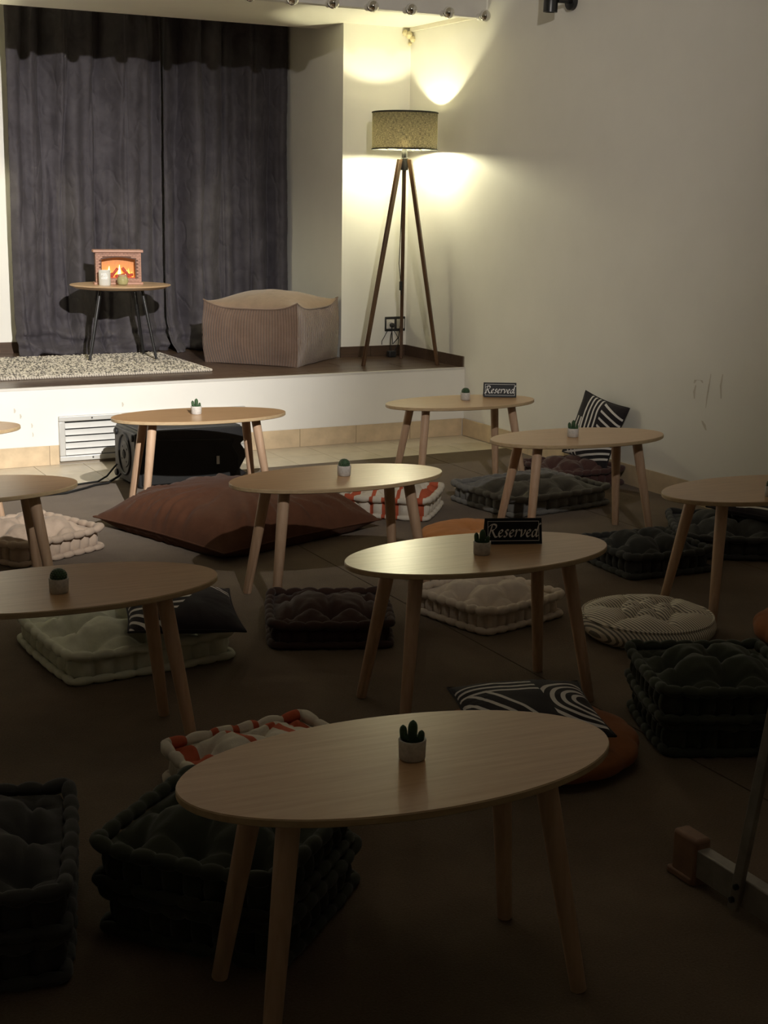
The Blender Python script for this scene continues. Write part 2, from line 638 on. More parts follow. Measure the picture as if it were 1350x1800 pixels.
# carpet laid in long strips with seams
edges = [-2.95, -0.05, 2.80, 4.66, XR]
for i in range(len(edges) - 1):
    m = MB()
    a, b = edges[i] + 0.003, edges[i + 1] - 0.003
    pts_top = [(a, YR), (b, YR), (b, 8.285 if b > 3.7 else 8.10 + 0.12 * b / 2), (a, 8.285 if a > 3.7 else 8.10 + 0.12 * a / 2)]
    vs = [(x, y, -0.016) for x, y in pts_top] + [(x, y, 0.0) for x, y in pts_top]
    m.add(vs, [(0, 3, 2, 1), (4, 5, 6, 7), (0, 1, 5, 4), (1, 2, 6, 5), (2, 3, 7, 6), (3, 0, 4, 7)])
    put('carpet_strip', m, 'carpet', fl)
tile_me = None
for r in range(3):
    for k in range(14):
        x1 = XR - 0.022 - k * 0.325
        y1 = YS - 0.022 - r * 0.325
        if tile_me is None:
            tile_me = box(-0.3215, 0, -0.3215, 0, -0.014, -0.001).mesh('floor_tile')
        t = put('floor_tile', tile_me, 'stone_floor', fl, loc=(x1, y1, -0.0145 if r == 2 else 0))
# stage
st = struct('floor_stage', box(XL, XR, YS, YBACK, -0.05, HS - 0.012), 'grout', 'raised stage floor of dark brown wood planks')
plank_me = box(0, 1.196, 0, 0.1965, -0.012, 0.0).mesh('plank')
rnd = random.Random(4)
for r in range(11):
    y = YS + 0.012 + r * 0.2
    off = (r % 3) * 0.42
    x = XR - 1.2 - off
    n = 0
    w = min(0.1965, YBACK - y)
    if off > 0:
        m = box(XR - off + 0.002, XR, y, y + w, HS - 0.012, HS)
        put('plank', m, 'stage_plank', st)
    while x > 0.2:
        p = put('plank', plank_me, 'stage_plank', st, loc=(x, y, HS))
        if w < 0.19:
            p.scale = (1, w / 0.1965, 1)
        x -= 1.2
struct('wall_stage_front', box(XL, XR, YS - 0.012, YS + 0.012, -0.05, HS), 'white_paint', 'white painted stage front, scuffed near the floor')
struct('wall_right', box(XR, XR + 0.12, YR, YBACK + 0.1, -0.08, ZH), 'white_paint', 'long plain off-white wall on the right')
struct('wall_back', box(XL, XR, YBACK, YBACK + 0.12, -0.05, ZH), 'white_paint', 'white wall at the back of the alcove behind the curtain')
struct('wall_alcove', box(XC, XR, YB, YBACK, HS - 0.02, ZH), 'white_paint', 'white pier beside the curtain, behind the floor lamp')
struct('wall_left', box(XL - 0.12, XL, YR, YBACK + 0.1, -0.08, ZH), 'white_paint', 'off-white wall on the far left')
struct('wall_rear', box(XL, XR, YR - 0.12, YR, -0.08, ZH), 'white_paint', 'off-white wall behind the viewer')
struct('ceiling', box(XL, XR, YR, 8.80, ZH, ZH + 0.1), 'ceiling_paint', 'room ceiling')
struct('ceiling_stage', box(XL, XR, 8.80, 10.31, ZC, ZC + 0.5), 'ceiling_paint', 'low cream ceiling above the stage')
struct('ceiling_alcove', box(XL, XC, 10.31, YBACK, ZC + 0.42, ZC + 0.5), 'ceiling_paint', 'recessed ceiling above the curtain')
struct('wall_header', box(XL, XR, 8.74, 8.80, ZC, ZH), 'white_paint', 'white header above the stage edge')

# beige stone skirting along the stage front and the right wall, dark skirting on the stage
bs = struct('baseboard_stage', box(XL, XR - 0.018, YS - 0.016, YS - 0.012, 0.0, 0.127), 'grout', 'beige stone skirting along the stage front')
sk = box(0.0, 0.4455, -0.006, 0.0, 0.0, 0.129).mesh('skirting_tile')
x = XR - 0.018
while x > 0.6:
    x0 = x - 0.449
    if x0 < 3.58 and x > 2.27:
        for a, b in ((x0, min(x, 2.262)), (max(x0, 3.575), x)):
            if b - a > 0.03:
                put('skirting_tile', box(a + 0.002, b - 0.002, YS - 0.022, YS - 0.016, 0, 0.129), 'stone_tile', bs)
    else:
        put('skirting_tile', sk, 'stone_tile', bs, loc=(x0 + 0.002, YS - 0.016, 0))
    x = x0
br = struct('baseboard_right', box(XR - 0.008, XR, YR, YS - 0.022, 0.0, 0.127), 'grout', 'beige stone skirting along the right wall')
sk2 = box(-0.008, 0.0, -0.4455, 0.0, 0.0, 0.129).mesh('skirting_tile')
y = YS - 0.024
while y > 3.0:
    put('skirting_tile', sk2, 'stone_tile', br, loc=(XR - 0.008, y - 0.002, 0))
    y -= 0.449
wood('skirt_wood', (0.055, 0.032, 0.02), (0.095, 0.058, 0.038), rough=0.35)
bk = struct('baseboard_back', box(XC - 0.01, XR, YB - 0.008, YB, HS, HS + 0.083), 'grout', 'dark brown skirting behind the floor lamp')
for a, b in ((XC - 0.01, 5.03), (5.034, XR - 0.016)):
    put('skirting_tile', box(a, b, YB - 0.016, YB - 0.008, HS, HS + 0.085), 'skirt_wood', bk)
bw = struct('baseboard_stage_right', box(XR - 0.008, XR, YS, YB - 0.016, HS, HS + 0.083), 'grout', 'dark brown skirting on the right wall above the stage')
for a, b in ((YS + 0.004, 9.19), (9.194, 9.52), (9.524, YB - 0.017)):
    put('skirting_tile', box(XR - 0.016, XR - 0.008, a, b, HS, HS + 0.085), 'skirt_wood', bw)
bb = struct('baseboard_alcove', box(XL, XC, YBACK - 0.014, YBACK, HS, HS + 0.085), 'skirt_wood', 'dark brown skirting at the back of the alcove')
struct('trim_1', box(XL, XR - 0.001, YS - 0.016, YS + 0.010, HS - 0.012, HS + 0.004), 'board_white', 'thin white edging along the stage lip')

# cable duct in the upper corner of the wall above the stage
t = thing('cable_duct', 'cream cable duct running along the wall below the stage ceiling into the corner', 'cable duct', (XR, YB, ZC))
put('duct', box(-0.028, -0.001, -1.0, -0.03, -0.030, -0.001), 'duct_white', t)
m = MB()
for i, (dx, dy, dz, r) in enumerate(((-0.035, -0.03, -0.055, 0.030), (-0.012, -0.05, -0.085, 0.024), (-0.06, -0.016, -0.04, 0.024), (-0.02, -0.02, -0.12, 0.016))):
    m.lathe([(0.001, -r), (r * 0.7, -r * 0.7), (r, 0), (r * 0.7, r * 0.7), (0.001, r)], 10, (dx, dy, dz))
put('plaster_lump', m, 'plaster_patch', t)

# ------------------------------------------------------------------ row of globe bulbs on the header
mq = thing('bulb_strip', 'white board of unlit mirrored globe bulbs above the stage edge', 'light strip', (XR, 8.74, ZC - 0.055))
bevel(put('board', box(-4.2, -0.055, -0.075, -0.001, 0.0, 0.17), 'board_white', mq), 0.004)
m = MB()
m.lathe([(0.024, 0), (0.024, 0.03), (0.020, 0.035)], 18)
cap_me = m.mesh('socket')
m = MB()
m.lathe([(0.0005, 0.098)] + [(0.040 * math.sin(a), 0.060 - 0.040 * math.cos(a)) for a in np.linspace(PI * 0.95, 0.35, 14)] + [(0.013, 0.010)], 24)
bulb_me = m.mesh('bulb')
k = 0
x = -0.115
while x > -3.4:
    s = put('socket', cap_me, 'bulb_cap', mq, loc=(x, -0.075, 0.006), rot=(PI / 2, 0, 0))
    b = put('bulb', bulb_me, 'bulb_chrome', mq, loc=(x, -0.097, 0.006), rot=(PI / 2, 0, 0))
    x -= 0.29

# ------------------------------------------------------------------ spotlights


def spotlight(name, label, loc, aim=None, wall=True):
    t = thing(name, label, 'spotlight', loc, 0.0, 'black cylinder spotlights')
    if wall:
        m = MB()
        m.lathe([(0.052, 0), (0.052, 0.028), (0.046, 0.034)], 24)
        put('wall_plate', m, 'black_metal', t, rot=(0, -PI / 2, 0))
        m = MB()
        m.tube([(-0.03, 0, 0), (-0.10, 0.02, 0.0)], 0.012)
        put('arm', m, 'black_metal', t)
        hx, hy, hz, rot = -0.13, 0.06, 0.02, (0.05, 0, 0)
    else:
        m = MB()
        m.lathe([(0.05, 0), (0.05, 0.03)], 24)
        put('ceiling_plate', m, 'black_metal', t, loc=(0, 0, -0.03))
        m = MB()
        m.tube([(0, 0, -0.03), (0, 0, -0.16)], 0.012)
        put('arm', m, 'black_metal', t)
        rot = aim
        hx, hy, hz = 0, 0, -0.19
    m = MB()
    m.lathe([(0.030, -0.085), (0.046, -0.085), (0.046, 0.075), (0.040, 0.085), (0.002, 0.085)], 24, cap0=False)
    m.lathe([(0.030, -0.084), (0.030, -0.05)], 24, cap0=False)
    put('barrel', m, 'black_metal', t, loc=(hx, hy, hz), rot=rot)
    return t


spotlight('spotlight', 'black cylinder spotlight on the right wall, high up beside the stage', (XR, 7.70, 2.985))
sd = (SPOT_AIM - SPOT_POS).normalized()
t = spotlight('spotlight', 'black ceiling spotlight aimed at the stage', tuple(SPOT_POS - sd * 0.12 + Vector((0, 0, 0.19))), (SPOT_AIM - SPOT_POS).to_track_quat('-Z', 'Y').to_euler(), wall=False)
put('mounting_rod', (lambda mm: (mm.tube([(0, 0, 0), (0, 0, ZH - (SPOT_POS.z - sd.z * 0.12 + 0.19))], 0.012), mm)[1])(MB()), 'black_metal', t)

# ------------------------------------------------------------------ wall marks
rnd = random.Random(11)


def mark(pts, wdt, plane, mat='scuff'):
    """thin dry smear lying on a wall"""
    m = MB()
    n = len(pts)
    vs, fs = [], []
    for i, (a, z) in enumerate(pts):
        w = wdt * math.sin(PI * (i + 0.5) / n)
        if plane == 'right':
            vs += [(XR - 0.0008, a - w, z), (XR - 0.0008, a + w, z)]
        else:
            vs += [(a - w, YS - 0.0128, z), (a + w, YS - 0.0128, z)]
    for i in range(n - 1):
        fs.append((2 * i, 2 * i + 1, 2 * i + 3, 2 * i + 2))
    m.add(vs, fs)
    return m


wm = bpy.data.objects['wall_right']
for pts, w in (([(6.30, 0.71), (6.29, 0.73), (6.24, 0.735), (6.225, 0.72)], 0.012), ([(6.285, 0.70), (6.295, 0.66), (6.29, 0.62)], 0.009),
               ([(6.16, 0.78), (6.17, 0.71), (6.18, 0.64), (6.185, 0.58)], 0.006), ([(6.06, 0.79), (6.07, 0.72), (6.06, 0.65)], 0.008),
               ([(6.21, 0.50), (6.19, 0.48), (6.17, 0.45)], 0.014), ([(6.15, 0.44), (6.20, 0.44)], 0.012)):
    put('wall_smear', mark(pts, w, 'right'), 'scuff', wm)
ws = bpy.data.objects['wall_stage_front']
for i in range(14):
    a = 1.95 + rnd.random() * 0.75
    z = 0.17 + rnd.random() * 0.22
    put('wall_smear', mark([(a, z), (a + 0.004, z - 0.015), (a + 0.001, z - 0.03)], 0.004 + rnd.random() * 0.003, 'front'), 'scuff', ws)

# ------------------------------------------------------------------ ventilation grille
VX0, VX1 = 2.262, 3.572
vg = thing('vent_grille', 'wide aluminium louvred vent grille low on the stage front', 'vent', (VX0, YS - 0.014, 0.02))
W, H = VX1 - VX0, 0.30
put('backing', box(0.02, W - 0.02, -0.004, -0.001, 0.02, H - 0.02), 'dark_gap', vg)
for a in ((0, W, 0, 0.035), (0, W, H - 0.035, H), (0, 0.04, 0.036, H - 0.036), (W - 0.04, W, 0.036, H - 0.036)):
    bevel(put('frame', box(a[0], a[1], -0.024, -0.002, a[2], a[3]), 'aluminium', vg), 0.005)
for i in range(5):
    z = 0.040 + i * 0.0445
    m = MB()
    m.prism([(0, 0), (1, 0), (1, 0.036), (0, 0.036)], 0, 1)
    m = MB()
    vs = [(0.041, -0.020, z), (W - 0.041, -0.020, z), (W - 0.041, -0.006, z + 0.032), (0.041, -0.006, z + 0.032),
          (0.041, -0.016, z), (W - 0.041, -0.016, z), (W - 0.041, -0.0045, z + 0.034), (0.041, -0.0045, z + 0.034)]
    m.add(vs, [(0, 1, 2, 3), (7, 6, 5, 4), (0, 4, 5, 1), (3, 2, 6, 7), (0, 3, 7, 4), (1, 5, 6, 2)])
    put('slat', m, 'aluminium', vg)
m = MB()
m.lathe([(0.006, 0), (0.006, 0.003), (0.003, 0.005)], 10)
sc_me = m.mesh('screw')
for sx in (0.22, W - 0.22):
    for sz in (0.018, H - 0.018):
        put('screw', sc_me, 'grey_plastic', vg, loc=(sx, -0.024, sz), rot=(PI / 2, 0, 0))

# ------------------------------------------------------------------ loudspeaker lying on its side
sp = thing('loudspeaker', 'black stage loudspeaker lying on its side under the far table', 'loudspeaker', (2.49, 7.90, 0.0), 0.03)
prof = [(0.0, 0.012), (0.012, 0.0), (0.64, 0.0), (0.715, 0.045), (0.665, 0.075), (0.72, 0.165), (0.672, 0.235), (0.715, 0.265), (0.69, 0.335), (0.68, 0.345), (0.015, 0.352), (0.0, 0.34)]
m = MB()
m.prism(prof, 0.03, 0.44)
bevel(put('cabinet', m, 'black_plastic', sp), 0.008, 2)
m = MB()
m.prism([(0.02, 0.02), (0.62, 0.02), (0.65, 0.08), (0.65, 0.16), (0.61, 0.23), (0.63, 0.27), (0.02, 0.30)], 0.012, 0.032)
bevel(put('front_grille', m, 'dark_gap', sp), 0.006)
m = MB()
m.prism([(0.02, 0.300), (0.63, 0.285), (0.685, 0.335), (0.675, 0.352), (0.02, 0.358)], 0.05, 0.43)
bevel(put('top_panel', m, 'grey_plastic', sp), 0.006)
bevel(put('side_panel', box(-0.012, 0.012, 0.05, 0.43, 0.015, 0.335), 'grey_plastic', sp), 0.008)
m = MB()
m.tube([(-0.014, 0.235 + 0.105 * math.cos(a), 0.185 + 0.125 * math.sin(a)) for a in np.linspace(0, 2 * PI, 40)[:-1]], 0.008, 8, True)
put('handle_rim', m, 'black_plastic', sp)
m = MB()
m.lathe([(0.085, 0), (0.08, 0.006), (0.03, 0.008), (0.028, 0.002)], 28)
s = put('pole_socket', m, 'grey_plastic', sp, loc=(-0.010, 0.235, 0.185), rot=(0, -PI / 2, 0))
m = MB()
m.lathe([(0.024, 0), (0.022, 0.004)], 18)
put('socket_hole', m, 'dark_gap', s, loc=(0, 0, 0.0075))
m = MB()
m.lathe([(0.006, 0), (0.006, 0.003)], 10)
scr = m.mesh('screw')
for a in (0.6, 2.2, 3.8, 5.4):
    put('screw', scr, 'black_plastic', s, loc=(0.055 * math.cos(a), 0.055 * math.sin(a), 0.0065))
for yy, zz in ((0.085, 0.045), (0.39, 0.045), (0.39, 0.305), (0.085, 0.305)):
    m = MB()
    m.lathe([(0.022, 0), (0.022, 0.010), (0.016, 0.014)], 14)
    put('corner_foot', m, 'black_plastic', sp, loc=(-0.012, yy, zz), rot=(0, -PI / 2, 0))
put('indicator_plate', box(0.50, 0.518, 0.006, 0.013, 0.12, 0.17), 'aluminium', sp)
m = MB()
m.tube([(2.460, 8.20, 0.05), (2.44, 8.19, 0.035), (2.36, 8.14, 0.012), (2.27, 8.12, 0.008), (2.20, 8.06, 0.008), (2.05, 7.96, 0.008), (1.85, 7.95, 0.008), (1.5, 7.9, 0.008)], 0.0075)
tag(put('power_cable', m, 'cable_black'), 'black cable running along the floor from the loudspeaker, nearer one', 'cable', 'black cables behind the loudspeaker')
m = MB()
m.tube([(2.460, 8.27, 0.10), (2.44, 8.27, 0.08), (2.39, 8.26, 0.03), (2.32, 8.22, 0.008), (2.24, 8.20, 0.008), (2.12, 8.16, 0.008), (1.9, 8.2, 0.008), (1.5, 8.12, 0.008)], 0.006)
tag(put('power_cable', m, 'cable_black'), 'black cable looping up to the loudspeaker side, farther one', 'cable', 'black cables behind the loudspeaker')

# ------------------------------------------------------------------ curtains


def curtain(label, x0, x1, seed, ybase=10.86, puddle=True):
    rr = random.Random(seed)
    nx, nz = 220, 150
    ztop = ZC + 0.36
    wdt = x1 - x0
    comps = [(rr.uniform(0.75, 1.25) * f, rr.uniform(0, 6.28), a) for f, a in ((5.0, 0.050), (9.0, 0.030), (15.0, 0.010), (2.3, 0.022))]
    vs, fs = [], []
    for j in range(nz + 1):
        tt = j / nz
        s = tt
        z = ztop + (HS + 0.004 - ztop) * s
        below = max(0.0, (0.83 - z) / 0.31) if puddle else 0.0
        below = min(1.0, below)
        for i in range(nx + 1):
            u = i / nx
            xw = x0 + wdt * u
            ph = 0.5 * noise.noise(Vector((u * 3 + seed, z * 0.5, 0)))
            y = 0.0
            for fq, p, a in comps:
                y += a * math.sin(fq * PI * (u + 0.02 * math.sin(z * 1.3 + p)) * wdt * 1.1 + p + ph)
            # sharp pleats
            q = math.sin(5.0 * PI * u * wdt / 1.2 + 1.1 * seed + 0.4 * math.sin(z))
            warp = 0.9 * noise.noise(Vector((xw * 2.2, z * 0.35, seed + 11.0))) + 0.35 * noise.noise(Vector((xw * 4, z * 1.2, seed + 17.0)))
            y -= (0.050 + 0.03 * noise.noise(Vector((xw * 1.7, z * 0.6, seed + 5.0)))) * abs(math.sin(xw * PI / 0.21 + 2.2 * warp)) ** 0.75
            y += 0.035 * (1 - abs(q)) ** 4 * (1 if math.sin(u * 9 + seed) > -0.3 else 0.3)
            # crumpled storage creases
            y += 0.012 * noise.noise(Vector((xw * 5, z * 3.5, seed))) + 0.007 * max(0.0, 0.22 - abs(noise.noise(Vector((xw * 7 + z * 4, z * 6 - xw * 3, seed + 3.0))))) / 0.22
            if below > 0:
                c = noise.noise(Vector((xw * 5, z * 12, seed + 7.0)))
                y -= below ** 1.8 * (0.13 + 0.12 * c) + below * 0.045 * math.sin(z * 42 + xw * 6 + 3 * c)
                xx = xw + below * 0.03 * noise.noise(Vector((xw * 7, z * 10, 1.0 + seed)))
                zz = z + below * (1 - s) * 0.2 * noise.noise(Vector((xw * 9, z * 8, 2.0)))
                zz = max(HS + 0.0045, zz)
            else:
                xx, zz = xw, z
            vs.append((xx, min(ybase + y, YBACK - 0.03), zz))
    for j in range(nz):
        for i in range(nx):
            a = j * (nx + 1) + i
            fs.append((a, a + 1, a + nx + 2, a + nx + 1))
    m = MB()
    m.add(vs, fs)
    t = thing('velvet_curtain', label, 'curtain', (0, 0, 0), 0.0, 'dark velvet stage curtains')
    # origin of the thing at the base of the cloth
    t.location = ((x0 + x1) / 2, ybase, HS)
    o = put('cloth', m.mesh('cloth', angle=180), 'curtain_velvet', t, loc=(-(x0 + x1) / 2, -ybase, -HS))
    sol = o.modifiers.new('thickness', 'SOLIDIFY')
    sol.thickness = 0.004
    sol.offset = 1.0
    return t


curtain('dark velvet curtain panel behind the round side table', 2.44, 3.66, 3)
curtain('dark velvet curtain panel beside the pier, behind the brown pouf', 3.68, 4.755, 8, ybase=10.88)
m = MB()
m.tube([(-0.4, 10.88, ZC + 0.378), (XC, 10.88, ZC + 0.378)], 0.014)
tag(put('curtain_rod', m, 'black_metal'), 'curtain rod in the ceiling recess carrying the dark curtains', 'curtain rod')

# ------------------------------------------------------------------ rug
rg = thing('wool_rug', 'chunky grey and white knotted wool rug on the stage under the side table', 'rug', (2.55, 9.96, HS), 0.0)
rx, ry, nxr, nyr = 1.90, 1.20, 380, 250


def rug_material():
    m, t = base_mat('rug_knots', 0.95, 0.08)
    v = t.mapping(t.tc, (92, 60, 1), (0, 0, 0.35))
    vor = t.new('ShaderNodeTexVoronoi')
    vor.inputs['Scale'].default_value = 1.0
    t.link(v, vor.inputs['Vector'])
    s = t.new('ShaderNodeSeparateColor')
    t.link(vor.outputs['Color'], s.inputs[0])
    c = t.ramp(s.outputs[0], [(0.30, (0.62, 0.57, 0.49)), (0.48, (0.50, 0.46, 0.40)), (0.70, (0.13, 0.12, 0.11))])
    t.link(c, t.b.inputs['Base Color'])
    MATS['rug_knots'] = m


rug_material()
vs, fs = [], []
for j in range(nyr + 1):
    for i in range(nxr + 1):
        X = -rx / 2 + rx * i / nxr
        Y = -ry / 2 + ry * j / nyr
        p = Vector((X * 62 * math.cos(0.35) * 0.9, Y * 45, 0))
        e = min(1.0, (rx / 2 - abs(X)) / 0.02, (ry / 2 - abs(Y)) / 0.02)
        zz = 0.016 + 0.007 * (abs(math.sin(X * 95 + 2 * math.sin(Y * 40))) * abs(math.sin(Y * 80 + X * 25))) + 0.006 * noise.noise(Vector((X * 70, Y * 70, 1)))
        wob = 0.008 * noise.noise(Vector((X * 30, Y * 30, 5))) * (1 - e)
        vs.append((X + wob, Y + wob, 0.003 + max(0.0, zz) * (0.35 + 0.65 * e)))
for j in range(nyr):
    for i in range(nxr):
        a = j * (nxr + 1) + i
        fs.append((a, a + 1, a + nxr + 2, a + nxr + 1))
m = MB()
m.add(vs, fs)
put('pile', m.mesh('pile', angle=180), 'rug_knots', rg)
put('backing', box(-rx / 2 + 0.006, rx / 2 - 0.006, -ry / 2 + 0.006, ry / 2 - 0.006, 0.0005, 0.005), 'rug_wool', rg)
m = MB()
k = 0
for i in range(110):
    X = -rx / 2 + 0.008 + (rx - 0.016) * i / 109
    m.lathe([(0.002, -0.008), (0.007, -0.004), (0.0085, 0.003), (0.006, 0.009), (0.001, 0.011)], 8, (X, -ry / 2 - 0.002 + 0.003 * math.sin(i * 2.1), 0.009))
for i in range(70):
    Y = -ry / 2 + 0.008 + (ry - 0.016) * i / 69
    m.lathe([(0.002, -0.008), (0.007, -0.004), (0.0085, 0.003), (0.006, 0.009), (0.001, 0.011)], 8, (rx / 2 + 0.002 + 0.003 * math.sin(i * 1.7), Y, 0.009))
e = put('knotted_edge', m, 'rug_wool', rg)
e['kind'] = 'stuff'

# ------------------------------------------------------------------ round side table on the stage with fireplace and candles
RZ = HS + 0.029        # feet on the rug
TZ = 1.09
tx, ty = 3.095, 10.19
tb = thing('side_table', 'small round wooden side table with black metal legs on the rug', 'side table', (tx, ty, RZ))
m = MB()
m.lathe([(0.30, TZ - RZ - 0.032), (0.335, TZ - RZ - 0.026), (0.372, TZ - RZ - 0.008), (0.374, TZ - RZ - 0.003), (0.370, TZ - RZ)], 72)
put('tabletop', m.mesh('tabletop', angle=25), 'side_table_wood', tb)
for fx, fy in ((2.818 - tx, 10.095 - ty), (3.30 - tx, 10.0 - ty), (0.235, 0.21), (-0.17, 0.25)):
    m = MB()
    k = 0.62
    m.tube([(fx, fy, 0.0), (fx * k, fy * k, TZ - RZ - 0.032)], [0.010, 0.014], 12)
    put('leg', m, 'satin_metal', tb)
m = MB()
m.tube([(0.17 * math.cos(a), 0.17 * math.sin(a), TZ - RZ - 0.040) for a in np.linspace(0, 2 * PI, 30)[:-1]], 0.008, 8, True)
put('under_ring', m, 'black_metal', tb)

fp = thing('fireplace_lantern', 'small brown brick fireplace lantern glowing orange on the side table', 'lantern', (3.085, 10.215, TZ), -0.20)
FW, FH, FD = 0.335, 0.255, 0.11
# body shell: sides, back, floor, roof
m = MB()
m.box(-FW / 2, -FW / 2 + 0.012, -FD / 2, FD / 2, 0.016, FH - 0.02)
m.box(FW / 2 - 0.012, FW / 2, -FD / 2, FD / 2, 0.016, FH - 0.02)
m.box(-FW / 2 + 0.012, FW / 2 - 0.012, FD / 2 - 0.01, FD / 2, 0.016, FH - 0.02)
put('shell', m, 'fire_side', fp)
# front plate with an arched opening
OW, O0, O1, ARC = 0.255, 0.045, 0.185, 0.018
m = MB()
n = 16
arch = [(-OW / 2 + OW * i / n, O1 + ARC * (1 - (2 * i / n - 1) ** 2)) for i in range(n + 1)]
y0, y1 = -FD / 2 - 0.004, -FD / 2 + 0.006
m.box(-FW / 2, -OW / 2, y0, y1, 0.016, FH - 0.02)
m.box(OW / 2, FW / 2, y0, y1, 0.016, FH - 0.02)
m.box(-OW / 2, OW / 2, y0, y1, 0.016, O0)
for i in range(n):
    (xa, za), (xb, zb) = arch[i], arch[i + 1]
    zt = FH - 0.02
    m.add([(xa, y0, za), (xb, y0, zb), (xb, y0, zt), (xa, y0, zt), (xa, y1, za), (xb, y1, zb), (xb, y1, zt), (xa, y1, zt)],
          [(0, 1, 2, 3), (7, 6, 5, 4), (0, 4, 5, 1), (2, 6, 7, 3)])
put('front_plate', m, 'mortar_brown', fp)
bw_, bh_ = 0.026, 0.0125
bm_ = MB()
row = 0
z = 0.020
bricks = MB()
while z + bh_ < FH - 0.02:
    xx = -FW / 2 - (bw_ / 2 if row % 2 else 0)
    while xx < FW / 2:
        a, b = max(xx + 0.001, -FW / 2), min(xx + bw_ - 0.001, FW / 2)
        cx = (a + b) / 2
        inside = abs(cx) < OW / 2 + 0.006 and O0 - bh_ < z < O1 + ARC * (1 - min(1, abs(cx) / (OW / 2)) ** 2) + 0.004
        if b - a > 0.006 and not inside:
            bricks.box(a, b, y0 - 0.0025 - 0.001 * rnd.random(), y0, z, z + bh_ - 0.002)
        xx += bw_
    z += bh_
    row += 1
bo = put('bricks', bricks, 'brick_brown', fp)
bo['kind'] = 'stuff'
m = MB()
m.tube([(-OW / 2, y0 - 0.001, O0)] + [(a, y0 - 0.001, b) for a, b in arch] + [(OW / 2, y0 - 0.001, O0)], 0.0045, 6)
put('opening_rim', m, 'fire_side', fp)
bevel(put('mantel', box(-FW / 2 - 0.016, FW / 2 + 0.016, -FD / 2 - 0.02, FD / 2 + 0.004, FH - 0.02, FH), 'mantel_brown', fp), 0.003)
bevel(put('plinth', box(-FW / 2 - 0.012, FW / 2 + 0.012, -FD / 2 - 0.016, FD / 2 + 0.002, 0.0, 0.016), 'mantel_brown', fp), 0.003)
put('fire_screen', box(-FW / 2 + 0.013, FW / 2 - 0.013, 0.030, 0.034, 0.02, FH - 0.03), 'fire_glow', fp, )
put('ember_bed', box(-FW / 2 + 0.013, FW / 2 - 0.013, -0.045, 0.030, 0.016, 0.05), 'ember_bed', fp)
for (xa, za, xb, zb, yy) in ((-0.05, 0.055, 0.0, 0.115, -0.01), (0.085, 0.055, 0.035, 0.12, -0.01), (-0.02, 0.06, 0.05, 0.07, -0.03), (-0.1, 0.058, -0.04, 0.075, -0.02), (0.05, 0.058, 0.11, 0.07, -0.02)):
    m = MB()
    m.tube([(xa, yy, za), (xb, yy + 0.02, zb)], 0.011, 8)
    put('log', m, 'ember_log', fp)


def flame_mesh(h, w):
    m = MB()
    m.lathe([(0.001, 0), (w * 0.7, h * 0.12), (w, h * 0.3), (w * 0.6, h * 0.6), (w * 0.22, h * 0.85), (0.0005, h)], 10)
    return m.mesh('flame')


for i, (fx, h, w, mt) in enumerate(((-0.095, 0.055, 0.009, 'flame'), (-0.07, 0.085, 0.012, 'flame_core'), (-0.045, 0.05, 0.008, 'flame'), (-0.015, 0.07, 0.010, 'flame'), (0.012, 0.095, 0.013, 'flame_core'),
                                   (0.03, 0.06, 0.009, 'flame'), (0.062, 0.055, 0.009, 'flame_core'), (0.085, 0.07, 0.010, 'flame'), (0.108, 0.045, 0.008, 'flame'))):
    put('flame', flame_mesh(h, w), mt, fp, loc=(fx, 0.022, 0.048), rot=(0, 0.15 * math.sin(i * 2.3), 0))

# candle cup with two printed lines, and the small glass jar
cu = thing('candle_cup', 'pale grey candle cup with white lettering on the side table', 'candle', (2.945, 10.085, TZ))
m = MB()
m.lathe([(0.040, 0.0), (0.043, 0.004), (0.044, 0.108), (0.042, 0.110), (0.0395, 0.107), (0.039, 0.085)], 36, cap1=False)
put('cup', m, 'candle_cup', cu)
m = MB()
m.lathe([(0.039, 0.08), (0.0388, 0.086), (0.004, 0.086)], 24)
put('candle_wax', m, 'wax', cu)


def stroke_mesh(strokes, nib, ang, depth, sub=6, wrap=None):
    """broad-nib lettering: each stroke a polyline in x,z, thickened by the pen angle"""
    m = MB()
    nx_, nz_ = math.cos(ang) * nib / 2, math.sin(ang) * nib / 2
    for st_ in strokes:
        pts = []
        P = [st_[0]] + list(st_) + [st_[-1]]
        for i in range(1, len(P) - 2):
            for s in range(sub):
                t_ = s / sub
                p0, p1, p2, p3 = P[i - 1], P[i], P[i + 1], P[i + 2]
                q = []
                for k in (0, 1):
                    q.append(0.5 * (2 * p1[k] + (p2[k] - p0[k]) * t_ + (2 * p0[k] - 5 * p1[k] + 4 * p2[k] - p3[k]) * t_ ** 2 + (3 * p1[k] - p0[k] - 3 * p2[k] + p3[k]) * t_ ** 3))
                pts.append(tuple(q))
        pts.append(st_[-1])
        for i in range(len(pts) - 1):
            (xa, za), (xb, zb) = pts[i], pts[i + 1]
            dx, dz = xb - xa, zb - za
            l = math.hypot(dx, dz) or 1e-6
            # keep thin strokes at a minimum weight
            px, pz = -dz / l * nib * 0.14, dx / l * nib * 0.14
            sgn = 1 if (px * nx_ + pz * nz_) >= 0 else -1
            ox, oz = nx_ + px * sgn, nz_ + pz * sgn
            ex, ez = dx / l * nib * 0.05, dz / l * nib * 0.05
            quad = [(xa - ox - ex, za - oz - ez), (xb - ox + ex, zb - oz + ez), (xb + ox + ex, zb + oz + ez), (xa + ox - ex, za + oz - ez)]
            if wrap:
                vs = [wrap(a, b) for a, b in quad]
            else:
                vs = [(a, -depth - 0.00004 * (i % 3), b) for a, b in quad]
            m.add(vs, [(0, 1, 2, 3)])
    return m


